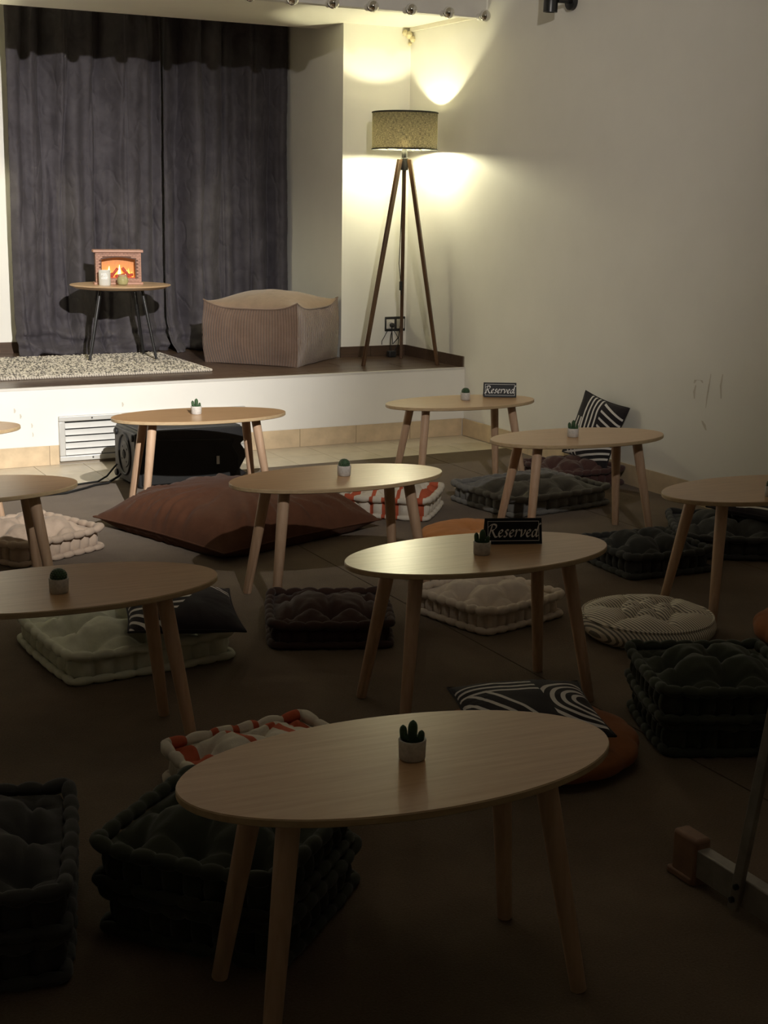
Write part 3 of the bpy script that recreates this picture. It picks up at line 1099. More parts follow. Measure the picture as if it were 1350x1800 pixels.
BL = {
    'F': [[(0, 0), (0, 1)], [(0, 1), (0.5, 1)], [(0, 0.52), (0.4, 0.52)]],
    'E': [[(0, 0), (0, 1)], [(0, 1), (0.5, 1)], [(0, 0.52), (0.4, 0.52)], [(0, 0), (0.5, 0)]],
    'L': [[(0, 0), (0, 1)], [(0, 0), (0.5, 0)]],
    'G': [[(0.55, 0.8), (0.35, 1), (0.08, 0.8), (0.0, 0.5), (0.08, 0.2), (0.35, 0), (0.58, 0.2), (0.58, 0.48), (0.35, 0.48)]],
    'O': [[(0.3, 1), (0.05, 0.8), (0.0, 0.5), (0.05, 0.2), (0.3, 0), (0.55, 0.2), (0.6, 0.5), (0.55, 0.8), (0.3, 1)]],
    'D': [[(0, 0), (0, 1)], [(0, 1), (0.35, 0.95), (0.55, 0.7), (0.55, 0.3), (0.35, 0.05), (0, 0)]],
}


def block(word, x0, z0, h, adv=0.78):
    out = []
    for i, ch in enumerate(word):
        out += [[(x0 + (i * adv + a) * h, z0 + b * h) for a, b in s] for s in BL[ch]]
    return out


R_ = 0.0447
wrapc = lambda a, b: (R_ * math.sin(a / R_), -R_ * math.cos(a / R_), b)
st_ = block('FEEL', -0.024, 0.072, 0.016) + block('GOOD', -0.025, 0.048, 0.016)
put('lettering', stroke_mesh(st_, 0.0034, 0.8, 0, 3, wrapc), 'candle_print', cu, rot=(0, 0, -0.28))
cj = thing('candle_jar', 'small round greenish glass candle jar on the side table', 'candle', (3.075, 10.065, TZ))
m = MB()
m.lathe([(0.022, 0), (0.034, 0.006), (0.0425, 0.030), (0.040, 0.052), (0.031, 0.064), (0.031, 0.076), (0.029, 0.076), (0.0285, 0.062), (0.037, 0.050), (0.0395, 0.030), (0.031, 0.009), (0.002, 0.006)], 32, cap1=False)
put('glass', m, 'candle_glass', cj)
m = MB()
m.lathe([(0.020, 0.0075), (0.030, 0.010), (0.0385, 0.030), (0.0375, 0.044), (0.003, 0.044)], 28)
put('candle_wax', m, 'wax', cj)
m = MB()
m.lathe([(0.0318, 0.066), (0.0318, 0.074)], 28, cap0=False, cap1=False)
put('rim_band', m, 'mantel_brown', cj)

# ------------------------------------------------------------------ corduroy pouf
pf = thing('corduroy_pouf', 'big square brown corduroy pouf at the foot of the pier on stage', 'pouf', (4.205, 9.905, HS), 0.73)
S, PH = 0.385, 0.445
n = 64
vs, fs, uvs = [], [], []


def perim(k, n):
    side, i = divmod(k, n)
    t_ = -1 + 2 * i / n
    return [(t_, -1), (1, t_), (-t_, 1), (-1, -t_)][side]


def pouf_body():
    m = MB()
    nz = 26
    P = 4 * n
    uv = []
    for j in range(nz + 1):
        w = j / nz
        for k in range(P):
            a, b = perim(k, n)
            side, i = divmod(k, n)
            e = (1 - abs(-1 + 2 * i / n) ** 4)          # 0 at corners
            bul = 0.040 * math.sin(PI * min(1, w * 1.02)) ** 0.8 * (0.25 + 0.75 * e) + 0.010 * noise.noise(Vector((a * 2.5, b * 2.5, w * 3)))
            crease = 0.014 * max(0, 1 - abs(w - 0.45) / 0.12) * (1 - e) ** 0.5 * abs(noise.noise(Vector((a * 9, b * 9, w * 14))))
            s = S + bul - crease - 0.012 * (1 - w) * 0
            # slight pull-in at the seams
            x, y = a * s, b * s
            zc = PH * w
            # top seam sags between the corners, bottom seam lifts a little
            zc += w ** 3 * (0.028 * (1 - e) - 0.030 * e) + (1 - w) ** 4 * 0.004 * e
            m.v.append((x, y, max(zc, 0.0)))
    for j in range(nz):
        for k in range(P):
            l = (k + 1) % P
            m.f.append((j * P + k, j * P + l, (j + 1) * P + l, (j + 1) * P + k))
    m.f.append(tuple(range(P - 1, -1, -1)))
    me = bpy.data.meshes.new('body')
    me.from_pydata(m.v, [], m.f)
    ul = me.uv_layers.new(name='UVMap')
    for poly in me.polygons:
        ks = [me.loops[li].vertex_index % P for li in poly.loop_indices]
        wrapk = max(ks) - min(ks) > P // 2
        for li, kk in zip(poly.loop_indices, ks):
            if wrapk and kk == 0:
                kk = P
            ul.data[li].uv = (kk / n * 2 * S, me.vertices[me.loops[li].vertex_index].co.z)
    me.polygons.foreach_set('use_smooth', [True] * len(me.polygons))
    me.set_sharp_from_angle(angle=math.radians(60))
    return me


put('body', pouf_body(), 'corduroy', pf)
g = 48
m = MB()
for j in range(g + 1):
    for i in range(g + 1):
        a, b = -1 + 2 * i / g, -1 + 2 * j / g
        ea, eb = 1 - abs(a) ** 4, 1 - abs(b) ** 4
        edge = max(abs(a), abs(b))
        e = ea if abs(b) >= abs(a) else eb
        zrim = PH + (0.028 * (1 - e) - 0.030 * e)
        dome = 0.115 * max(0.0, (1 - a * a) * (1 - b * b)) ** 0.55
        s = S + 0.010 * (1 - edge)
        m.v.append((a * s, b * s, zrim * edge ** 2 + (PH - 0.02) * (1 - edge ** 2) + dome + 0.008 * noise.noise(Vector((a * 3, b * 3, 2))) * (1 - edge)))
for j in range(g):
    for i in range(g):
        q = j * (g + 1) + i
        m.f.append((q, q + 1, q + g + 2, q + g + 1))
fabric('pouf_top', (0.24, 0.17, 0.12), sheen=0.2)
put('top_panel', m.mesh('top_panel', angle=180), 'pouf_top', pf)
pts = []
for k in range(4 * 24):
    a, b = perim(k, 24)
    e = 1 - abs(-1 + 2 * (k % 24) / 24) ** 4
    pts.append((a * (S + 0.002), b * (S + 0.002), PH + 0.028 * (1 - e) - 0.030 * e))
m = MB()
m.tube(pts, 0.0065, 6, True)
put('seam_piping', m, 'corduroy', pf)

# ------------------------------------------------------------------ tripod floor lamp
def drum(r, z0, z1, n=96):
    me = bpy.data.meshes.new('drum')
    vs = [(r * math.cos(2 * PI * i / n), r * math.sin(2 * PI * i / n), z) for z in (z0, z1) for i in range(n)]
    fs = [(i, (i + 1) % n, (i + 1) % n + n, i + n) for i in range(n)]
    me.from_pydata(vs, [], fs)
    ul = me.uv_layers.new(name='UVMap')
    for p in me.polygons:
        i = p.index
        for li, (a, b) in zip(p.loop_indices, ((i, 0), (i + 1, 0), (i + 1, 1), (i, 1))):
            ul.data[li].uv = (a / n * 2 * PI * r / 0.7, b * (z1 - z0) / 0.7)
    me.polygons.foreach_set('use_smooth', [True] * len(me.polygons))
    return me


def floor_lamp(label, px, py, rz):
    lp = thing('floor_lamp', label, 'floor lamp', (px, py, HS), rz, 'tripod floor lamps on the stage')
    TOPZ = 1.955 - HS
    feet = [(4.690 - 5.044, 9.292 - 9.352), (5.195 - 5.044, 9.630 - 9.352), (5.242 - 5.044, 9.130 - 9.352)]
    for fx, fy in feet:
        l = math.hypot(fx, fy)
        ux, uy = fx / l, fy / l
        m = MB()
        # squared leg, slightly tapered
        vs = []
        for (cx, cy, cz, hw) in ((fx, fy, 0.0, 0.0125), (ux * 0.042, uy * 0.042, TOPZ + 0.08, 0.016)):
            for sa, sb in ((-1, -1), (1, -1), (1, 1), (-1, 1)):
                vs.append((cx + ux * sa * hw - uy * sb * hw, cy + uy * sa * hw + ux * sb * hw, cz))
        m.add(vs, [(3, 2, 1, 0), (4, 5, 6, 7), (0, 1, 5, 4), (1, 2, 6, 5), (2, 3, 7, 6), (3, 0, 4, 7)])
        bevel(put('leg', m, 'lamp_wood', lp), 0.003)
    m = MB()
    m.lathe([(0.030, TOPZ), (0.034, TOPZ + 0.004), (0.034, TOPZ + 0.082), (0.028, TOPZ + 0.088)], 6)
    put('hub', m, 'black_metal', lp)
    m = MB()
    m.lathe([(0.017, TOPZ + 0.085), (0.021, TOPZ + 0.095), (0.021, TOPZ + 0.150), (0.016, TOPZ + 0.158)], 20)
    put('bulb_holder', m, 'black_metal', lp)
    SH0, SH1, SRD = 2.105 - HS, 2.368 - HS, 0.243


    sh = put('lamp_shade', drum(SRD, SH0, SH1), 'shade_linen', lp)
    put('lining', drum(SRD - 0.003, SH0 + 0.002, SH1 - 0.002), 'shade_lining', sh)
    for z in (SH0, SH1):
        m = MB()
        m.tube([(SRD * math.cos(a), SRD * math.sin(a), z) for a in np.linspace(0, 2 * PI, 73)[:-1]], 0.0058, 6, True)
        put('rim', m, 'shade_rim', sh)
    m = MB()
    for k in range(3):
        a = 0.5 + k * 2 * PI / 3
        m.tube([(0.02 * math.cos(a), 0.02 * math.sin(a), TOPZ + 0.152), (0.12 * math.cos(a), 0.12 * math.sin(a), TOPZ + 0.147), (0.17 * math.cos(a), 0.17 * math.sin(a), SH0 + 0.012), (SRD * math.cos(a), SRD * math.sin(a), SH0 + 0.004)], 0.0026, 6)
    put('wire_spider', m, 'black_metal', sh)
    m = MB()
    m.lathe([(0.012, 0), (0.013, 0.010), (0.020, 0.022), (0.0225, 0.034), (0.020, 0.046), (0.012, 0.054), (0.002, 0.057)], 24)
    put('light_bulb', m, 'lit_bulb', lp, loc=(0, 0, TOPZ + 0.158))
    # flex with inline switch, falling along the rear leg to the wall socket
    m = MB()
    rl = feet[1]
    cpts = [(0.01, 0.03, TOPZ + 0.02), (rl[0] * 0.35 - 0.02, rl[1] * 0.35, TOPZ * 0.72), (rl[0] * 0.5 - 0.03, rl[1] * 0.5, TOPZ * 0.52), (rl[0] * 0.6 - 0.012, rl[1] * 0.6, TOPZ * 0.40), (rl[0] * 0.72 + 0.02, rl[1] * 0.8, TOPZ * 0.28), (0.17, 0.36, 0.16), (0.15, 0.42, 0.10), (0.165, 0.470, 0.24)]
    sm = []
    for i in range(len(cpts) - 1):
        for k in range(4):
            a = Vector(cpts[i]).lerp(Vector(cpts[i + 1]), k / 4)
            sm.append(a)
    sm.append(Vector(cpts[-1]))
    m.tube(sm, 0.0038, 6)
    fx_ = put('power_flex', m, 'cable_black', lp)
    bevel(put('inline_switch', box(-0.011, 0.011, -0.009, 0.009, -0.035, 0.035), 'cable_black', fx_, loc=cpts[3]), 0.004)


floor_lamp('tripod floor lamp with dark wooden legs and grey linen drum shade beside the pier', 5.044, 9.352, 0.0)
floor_lamp('matching tripod floor lamp at the other end of the stage, beyond the left edge', 1.45, 10.25, 2.2)

# double wall socket with plugs
ws_ = thing('wall_socket', 'black framed double wall socket with plugs behind the lamp leg', 'socket', (5.256, YB, 0.765))
bevel(put('cover_frame', box(-0.094, 0.090, -0.014, -0.001, -0.058, 0.058), 'wall_socket', ws_), 0.006)
for k, cx in enumerate((-0.047, 0.045)):
    bevel(put('insert', box(cx - 0.036, cx + 0.036, -0.017, -0.010, -0.038, 0.038), 'socket_white', ws_), 0.004)
    m = MB()
    m.lathe([(0.026, 0), (0.024, 0.004)], 24)
    put('socket_face', m, 'socket_white', ws_, loc=(cx, -0.017, 0.0), rot=(PI / 2, 0, 0))
m = MB()
m.lathe([(0.019, 0), (0.018, 0.03), (0.010, 0.045)], 18)
put('plug', m, 'socket_black', ws_, loc=(-0.040, -0.019, -0.008), rot=(PI / 2, 0, 0))
ad = thing('power_adapter', 'small black power adapter on the stage floor below the wall socket', 'adapter', (5.175, 9.755, HS))
bevel(put('housing', box(-0.032, 0.032, -0.025, 0.025, 0.0, 0.05), 'socket_black', ad), 0.006)
m = MB()
m.tube([(0.0, 0.0, 0.048), (0.0, 0.02, 0.10), (0.02, 0.05, 0.17), (0.04, 0.06, 0.22)], 0.0035, 6)
put('lead', m, 'cable_black', ad)
m = MB()
m.tube([(0.02, 0.0, 0.04), (0.05, -0.02, 0.10), (0.07, 0.01, 0.14), (0.05, 0.05, 0.20)], 0.0035, 6)
put('lead', m, 'cable_black', ad)
m = MB()
m.tube([(5.18, YB - 0.018, 0.71), (5.16, YB - 0.012, 0.67), (5.135, YB - 0.012, 0.63), (5.13, YB - 0.02, 0.604)], 0.003, 6)
tag(put('thin_wire', m, 'cable_black'), 'thin wire hanging below the wall socket on the back wall', 'wire')

# ------------------------------------------------------------------ oval tables
TA, TBH, TH, TT = 0.5, 0.2565, 0.5412, 0.019


def build_table_meshes():
    n = 120
    m = MB()
    prof = [(-0.004, -TT), (0.0, -TT + 0.003), (0.0, -0.003), (-0.002, -0.0008)]
    vs, fs = [], []
    for d, z in prof:
        for i in range(n):
            a = 2 * PI * i / n
            vs.append(((TA + d) * math.cos(a), (TBH + d) * math.sin(a), z))
    for j in range(len(prof) - 1):
        for i in range(n):
            k = (i + 1) % n
            fs.append((j * n + i, j * n + k, (j + 1) * n + k, (j + 1) * n + i))
    fs.append(tuple(range(n - 1, -1, -1)))
    m.add(vs, fs)
    edge = m.mesh('edge_band', angle=35)
    m = MB()
    m.add([((TA - 0.002) * math.cos(2 * PI * i / n), (TBH - 0.002) * math.sin(2 * PI * i / n), z) for z in (-0.0012, 0.0) for i in range(n)],
          [tuple(range(n, 2 * n)), tuple(range(n - 1, -1, -1))] + [(i, (i + 1) % n, (i + 1) % n + n, i + n) for i in range(n)])
    top = m.mesh('tabletop', angle=35)
    return top, edge


top_me, edge_me = build_table_meshes()
leg_me = []
for sx in (-1, 1):
    for sy in (-1, 1):
        m = MB()
        a, b = Vector((sx * 0.366, sy * 0.175, 0.0)), Vector((sx * 0.295, sy * 0.10, TH - TT - 0.006))
        ax = (b - a).normalized()
        L = (b - a).length
        q = Vector((0, 0, 1)).rotation_difference(ax)
        mm = MB()
        mm.lathe([(0.0165, 0.0), (0.0185, 0.003), (0.0250, L * 0.82), (0.0255, L)], 20)
        vs = []
        for p in mm.v:
            w = q @ Vector(p) + a
            w.z = max(0.0, min(TH - TT, w.z))
            vs.append(tuple(w))
        m.add(vs, mm.f)
        leg_me.append(m.mesh('leg', angle=50))
m = MB()
m.lathe([(0.042, TH - TT - 0.006), (0.042, TH - TT)], 20)
plate_me = m.mesh('leg_plate')


def table(label, x, y, rz):
    t = thing('oval_table', label, 'table', (x, y, 0), rz, 'oval coffee tables')
    e = put('edge_band', edge_me, 'table_edge', t, loc=(0, 0, TH))
    put('tabletop', top_me, 'table_oak', t, loc=(0, 0, TH))
    k = 0
    for sx in (-1, 1):
        for sy in (-1, 1):
            lg = put('leg', leg_me[k], 'leg_beech', t)
            put('leg_plate', plate_me, 'black_metal', lg, loc=(sx * 0.295, sy * 0.10, 0))
            k += 1
    return t


TABLES = {
    'speaker': ('oval wooden table standing in front of the black loudspeaker', 2.651, 7.284, -0.086),
    'corner': ('oval wooden table near the stage corner, carrying a ball cactus and reserved sign', 4.302, 7.191, -0.026),
    'grey': ('oval wooden table over the grey mattress cushion near the right wall', 4.211, 5.837, -0.085),
    'brown': ('oval wooden table at the end of the big brown floor pillow', 2.592, 5.367, -0.032),
    'middle': ('oval wooden table carrying a branched cactus and a reserved sign, in mid-room', 2.457, 3.955, -0.043),
    'near': ('nearest oval wooden table, large in the foreground, over the forest green cushion', 1.347, 2.458, -0.073),
    'sage': ('oval wooden table above the sage green cushion, cut by the left edge', 1.037, 4.120, -0.05),
    'beige': ('oval wooden table above the beige cushion, cut by the left edge', 1.025, 5.749, -0.05),
    'far_left': ('oval wooden table tip at the left edge, in front of the white stage front', 1.152, 7.328, -0.05),
    'right': ('oval wooden table above dark cushions, cut by the right edge', 4.167, 4.407, -0.05),
}
for v in TABLES.values():
    table(*v)

# ------------------------------------------------------------------ cactus pots


def pot_mesh(square=False):
    m = MB()
    prof = [(0.026, 0.0), (0.029, 0.003), (0.0305, 0.044), (0.0295, 0.046), (0.026, 0.045), (0.0255, 0.036)]
    m.lathe(prof, 28, cap1=False)
    return m.mesh('pot', angle=50)


def ball_cactus():
    m = MB()
    n, k = 40, 14
    vs, fs = [], []
    for j in range(k + 1):
        a = -PI / 2 * 0.75 + (PI / 2 * 1.75) * j / k
        for i in range(n):
            th = 2 * PI * i / n
            r = 0.0245 * (1 + 0.07 * math.cos(th * 10))
            vs.append((r * math.cos(a) * math.cos(th), r * math.cos(a) * math.sin(th), 0.0245 * math.sin(a) * 0.95))
    for j in range(k):
        for i in range(n):
            l = (i + 1) % n
            fs.append((j * n + i, j * n + l, (j + 1) * n + l, (j + 1) * n + i))
    m.add(vs, fs)
    return m.mesh('cactus_ball', angle=180)


def lobe(h, r, pts):
    m = MB()
    k = 12
    P, R = [], []
    for i in range(k + 1):
        t_ = i / k
        s = t_ * (len(pts) - 1)
        a = min(int(s), len(pts) - 2)
        P.append(Vector(pts[a]).lerp(Vector(pts[a + 1]), s - a))
        R.append(r * min(1.0, 0.82 + t_ * 0.3) * (math.sqrt(max(0.02, 1 - ((t_ - 0.72) / 0.28) ** 2)) if t_ > 0.72 else 1))
    m.tube(P, R, 14)
    return m.mesh('cactus_arm', angle=180)


pot_me = pot_mesh()
ball_me = ball_cactus()
stem_me = lobe(0.05, 0.0105, [(0, 0, 0), (0, 0, 0.02), (0.001, 0, 0.052)])
arm1_me = lobe(0.04, 0.0085, [(-0.004, 0, 0.006), (-0.019, 0.002, 0.014), (-0.021, 0.002, 0.040)])
arm2_me = lobe(0.04, 0.0075, [(0.004, 0, 0.004), (0.018, -0.002, 0.010), (0.020, -0.002, 0.030)])
m = MB()
m.lathe([(0.0254, 0.037), (0.002, 0.038)], 20)
soil_me = m.mesh('soil')
m = MB()
random.seed(5)
for j in range(7):
    for i in range(16):
        a = -0.5 + 1.9 * j / 7
        th = 2 * PI * (i + 0.5 * (j % 2)) / 16
        d = Vector((math.cos(a) * math.cos(th), math.cos(a) * math.sin(th), math.sin(a)))
        m.tube([d * 0.0245, d * 0.0295], [0.0005, 0.0001], 4)
spine_me = m.mesh('spines')


def cactus(label, kind, x, y, rz):
    t = thing('potted_cactus', label, 'cactus', (x, y, TH), rz, 'little cactus pots on the tables')
    put('pot', pot_me, 'pot_cement', t)
    put('soil', soil_me, 'soil', t)
    if kind == 'ball':
        b = put('cactus_ball', ball_me, 'cactus_green', t, loc=(0, 0, 0.052))
        s = put('spines', spine_me, 'sign_white', b)
        s['kind'] = 'stuff'
    else:
        put('cactus_stem', stem_me, 'cactus_green', t, loc=(0, 0, 0.036))
        put('cactus_arm', arm1_me, 'cactus_green', t, loc=(0, 0, 0.036))
        put('cactus_arm', arm2_me, 'cactus_green', t, loc=(0, 0, 0.036))


CR = -0.48
cactus('branched cactus in a white pot, on the table before the loudspeaker', 'arm', 2.635, 7.297, CR)
cactus('ball cactus in a white pot beside the far reserved sign', 'ball', 4.355, 7.229, 0.3)
cactus('branched cactus in a grey pot on the table over the grey cushion', 'arm', 4.171, 5.83, CR)
cactus('ball cactus in a pot on the table by the brown floor pillow', 'ball', 2.62, 5.366, 1.0)
cactus('branched cactus in a grey pot right beside the nearer reserved sign', 'arm', 2.446, 3.922, CR)
cactus('branched cactus in a grey pot on the nearest table', 'arm', 1.369, 2.455, CR)
cactus('ball cactus in a grey pot on the table above the sage cushion', 'ball', 1.013, 4.055, 0.5)
cactus('cactus pot cut by the right edge of the photo', 'ball', 4.068, 4.249, 0.9)

# ------------------------------------------------------------------ reserved signs
GLY = {
    'R': (0.66, [[(0.10, 0.0), (0.16, 0.4), (0.22, 0.74)], [(-0.02, 0.60), (0.10, 0.74), (0.30, 0.80), (0.47, 0.74), (0.48, 0.58), (0.36, 0.45), (0.20, 0.41)],
                 [(0.26, 0.42), (0.38, 0.20), (0.52, 0.0), (0.66, 0.02)], [(-0.02, 0.0), (0.10, 0.0), (0.18, 0.02)]]),
    'e': (0.37, [[(0.07, 0.20), (0.20, 0.25), (0.28, 0.35), (0.22, 0.44), (0.11, 0.38), (0.05, 0.20), (0.12, 0.02), (0.22, 0.02), (0.32, 0.12)]]),
    's': (0.33, [[(0.28, 0.40), (0.19, 0.45), (0.10, 0.37), (0.16, 0.26), (0.22, 0.14), (0.15, 0.01), (0.02, 0.04)]]),
    'r': (0.33, [[(0.0, 0.36), (0.09, 0.44), (0.09, 0.2), (0.05, 0.0)], [(0.08, 0.22), (0.16, 0.38), (0.25, 0.45), (0.31, 0.40)]]),
    'v': (0.39, [[(0.0, 0.36), (0.08, 0.44), (0.11, 0.24), (0.12, 0.02), (0.24, 0.14), (0.33, 0.34), (0.30, 0.44)]]),
    'd': (0.50, [[(0.29, 0.40), (0.19, 0.44), (0.07, 0.30), (0.05, 0.08), (0.14, 0.0), (0.25, 0.12), (0.33, 0.40)],
                 [(0.52, 0.78), (0.44, 0.84), (0.38, 0.66), (0.33, 0.30), (0.32, 0.04), (0.40, 0.02), (0.46, 0.12)]]),
}


def reserved_strokes(size, cx, cz):
    x = 0.0
    out = []
    for ch in 'Reserved':
        adv, ss = GLY[ch]
        for s in ss:
            out.append([(x + a + 0.16 * b, b) for a, b in s])
        x += adv
    return [[(cx + (a - x / 2 - 0.03) * size, cz + (b - 0.36) * size) for a, b in s] for s in out]


def sign(label, x, y, rz, wd=0.205, hg=0.088):
    t = thing('reserved_sign', label, 'sign', (x, y, TH), rz, 'black reserved signs')
    dep, lean = 0.026, math.atan2(0.026, hg)
    # tent of two panels meeting at the top
    for s in (-1, 1):
        m = MB()
        m.box(-wd / 2, wd / 2, -0.0013, 0.0013, 0.0, math.hypot(dep, hg))
        p = put('panel', m, 'sign_black', t, loc=(0, s * dep, 0.0012), rot=(s * lean, 0, 0))
        hl = math.hypot(dep, hg)
        if s == -1:
            put('lettering', stroke_mesh(reserved_strokes(0.056, 0, hl * 0.5), 0.0052, 0.75, 0.0016), 'sign_white', p)
            m = MB()
            a, b, c, d = -wd / 2 + 0.010, wd / 2 - 0.010, 0.011, hl - 0.010
            w = 0.0009
            for q in ((a, b, c, c + 2 * w), (a, b, d - 2 * w, d), (a, a + 2 * w, c, d), (b - 2 * w, b, c, d)):
                m.add([(q[0], -0.0015, q[2]), (q[1], -0.0015, q[2]), (q[1], -0.0015, q[3]), (q[0], -0.0015, q[3])], [(0, 1, 2, 3)])
            put('border_line', m, 'sign_white', p)
    return t


sign('black reserved sign on the far table by the stage corner', 4.625, 7.265, -0.49)
sign('black reserved sign on the mid-room table beside the branched cactus', 2.632, 4.018, -0.38)

# ------------------------------------------------------------------ tufted mattress cushions


def cushion(label, mat, x, y, rz, sx, sy, h, tufts=(3, 3), z0=0.0, seed=0, segs=8, group='tufted floor cushions', sag=0.0, tilt=None):
    t = thing('floor_cushion', label, 'cushion', (x, y, z0), rz if tilt is None else (tilt[0], tilt[1], rz), group)
    hx, hy = sx / 2, sy / 2
    N = 48
    rr = 0.85

    def rounded(a, b):
        """pull the corners of the unit square in a little"""
        k = 0.045 * (a * a * b * b) ** 1.5
        return a * (1 - k), b * (1 - k)
    tp = [(-1 + 2 * (i + 0.5) / tufts[0], -1 + 2 * (j + 0.5) / tufts[1]) for i in range(tufts[0]) for j in range(tufts[1])]
    tp = [(a * 0.98, b * 0.98) for a, b in tp]
    T = np.array(tp) * np.array([hx, hy])
    DR = 0.24 * min(sx / tufts[0], sy / tufts[1])
    lin = np.linspace(-1, 1, N + 1)
    zt = h * 0.86
    m = MB()
    # ---- top sheet
    for j in range(N + 1):
        for i in range(N + 1):
            a, b = lin[i], lin[j]
            ra, rb = rounded(a, b)
            px, py = ra * (hx - 0.018), rb * (hy - 0.018)
            edge = max(abs(a), abs(b))
            puff = h * 0.62 * (1 - edge ** 4)
            d2 = (T[:, 0] - px) ** 2 + (T[:, 1] - py) ** 2
            d = math.sqrt(d2.min())
            k = int(d2.argmin())
            dimple = h * 0.72 * math.exp(-(d / DR) ** 1.2)
            # creases running from tuft to tuft and out to the rim
            dx, dy = abs(T[:, 0] - px).min(), abs(T[:, 1] - py).min()
            wob = 0.012 * noise.noise(Vector((px * 9 + seed, py * 9, 3.0)))
            cr = 0.0
            for dd in (dx + wob, dy + wob):
                cr += math.exp(-(dd / 0.012) ** 2)
            dg = abs(abs(px - T[k, 0]) - abs(py - T[k, 1])) / 1.414
            cr += 0.5 * math.exp(-(dg / 0.010) ** 2) * math.exp(-d / 0.06)
            crease = h * 0.17 * min(1.2, cr)
            nz = h * 0.10 * noise.noise(Vector((px * 7, py * 7, seed * 3.1))) + h * 0.05 * noise.noise(Vector((px * 22, py * 22, seed)))
            z = zt + (puff - dimple - crease + nz) * (1 - edge ** 8) - sag * (1 - edge ** 2) * 0.3
            m.v.append((px, py, z))
    idx = lambda i, j: j * (N + 1) + i
    for j in range(N):
        for i in range(N):
            m.f.append((idx(i, j), idx(i + 1, j), idx(i + 1, j + 1), idx(i, j + 1)))
    # ---- side wall with stitched bulges
    ring = [idx(i, 0) for i in range(N)] + [idx(N, j) for j in range(N)] + [idx(N - i, N) for i in range(N)] + [idx(0, N - j) for j in range(N)]
    P = len(ring)
    lev = [0.0, 0.12, 0.3, 0.5, 0.7, 0.88, 1.0]
    prev = ring
    for q, w in enumerate(lev[1:]):
        cur = []
        for k in range(P):
            vx, vy, vz = m.v[ring[k]]
            side, i = divmod(k, N)
            s_ = (i / N * segs) % 1.0
            bul = math.sin(PI * w) ** 0.7 * (0.028 * abs(math.sin(PI * s_)) ** 0.6 - 0.004)
            nx_, ny_ = [(0, -1), (1, 0), (0, 1), (-1, 0)][side]
            if i == 0:
                pn = [(0, -1), (1, 0), (0, 1), (-1, 0)][side - 1]
                nx_, ny_ = (nx_ + pn[0]) * 0.7, (ny_ + pn[1]) * 0.7
            bul += 0.004 * noise.noise(Vector((vx * 12, vy * 12, w * 3 + seed)))
            m.v.append((vx + nx_ * bul, vy + ny_ * bul, max(0.001, vz * (1 - w) + 0.012 * w)))
            cur.append(len(m.v) - 1)
        for k in range(P):
            l = (k + 1) % P
            m.f.append((prev[k], cur[k], cur[l], prev[l]))
        prev = cur
    m.f.append(tuple(prev[::-1]))
    put('body', m.mesh('body', angle=180), mat, t)
    # ---- rolled stitched edges, top and bottom
    for lvl, (zc, r0) in enumerate(((h * 0.92, 0.0190), (0.0160, 0.0155))):
        pts, rad = [], []
        M = 8 * segs
        for k in range(4 * M):
            side, i = divmod(k, M)
            tt = -1 + 2 * i / M
            a, b = [(tt, -1), (1, tt), (-tt, 1), (-1, -tt)][side]
            a, b = rounded(a, b)
            s_ = (i / M * segs) % 1.0
            fat = 0.66 + 0.40 * abs(math.sin(PI * s_)) ** 0.6
            e = abs(tt) ** 6
            jz = 0.006 * noise.noise(Vector((a * 5, b * 5, seed + lvl * 2.0)))
            ox = 0.004 * noise.noise(Vector((a * 6 + 4, b * 6, seed + 1.0)))
            pts.append((a * (hx + 0.002 + ox), b * (hy + 0.002 + ox), max(r0 * 1.02, zc + (jz + 0.010 * e if lvl == 0 else 0))))
            rad.append(r0 * fat)
        mm = MB()
        mm.tube(pts, rad, 10, True)
        put('rolled_edge', mm.mesh('rolled_edge', angle=180), mat, t)
    # ---- tuft knots
    for k in range(len(T)):
        mm = MB()
        mm.lathe([(0.0065, -0.004), (0.008, 0.0), (0.005, 0.004), (0.001, 0.005)], 10)
        put('tuft', mm, mat, t, loc=(T[k, 0], T[k, 1], zt + h * (0.62 * (1 - max(abs(tp[k][0]), abs(tp[k][1])) ** 4) - 0.72 - 0.17) - sag * 0.2))
    return t


cushion('sage green tufted cushion with a printed pillow lying on it', 'cotton_sage', 1.50, 5.015, 0.08, 0.66, 0.64, 0.115, (3, 3), seed=1, segs=8)
cushion('cream tufted cushion under the mid-room table', 'cotton_cream', 3.045, 4.825, 0.226, 0.465, 0.46, 0.105, (3, 3), seed=2, segs=8)
cushion('chocolate brown tufted cushion on the carpet left of the mid-room table', 'cotton_chocolate', 2.325, 4.895, -0.393, 0.48, 0.48, 0.105, (3, 2), seed=3, segs=7)
cushion('charcoal tufted cushion lying in front of another dark one, by the right table', 'cotton_charcoal', 4.19, 5.205, -0.07, 0.47, 0.45, 0.115, (3, 3), seed=4, segs=8)
cushion('wide grey tufted mattress cushion under the table by the wall', 'cotton_grey', 4.475, 6.66, 0.13, 0.75, 0.60, 0.11, (4, 3), seed=5, segs=9)
cushion('cream cushion with red stripes beside the grey cushion', 'cotton_striped', 3.625, 6.79, 0.868, 0.47, 0.50, 0.12, (2, 3), seed=6, segs=6)
cushion('maroon brown tufted cushion against the right wall', 'cotton_maroon', 5.075, 7.085, 0.02, 0.48, 0.48, 0.11, (3, 3), seed=7, segs=7)
cushion('beige tufted cushion at the left edge beside the brown floor pillow', 'cotton_beige', 1.537, 6.724, 0.42, 0.53, 0.53, 0.115, (3, 3), seed=8, segs=8)
cushion('slate grey tufted cushion behind the right table legs', 'cotton_slate', 4.86, 5.33, -0.55, 0.62, 0.62, 0.115, (3, 3), seed=9, segs=8)
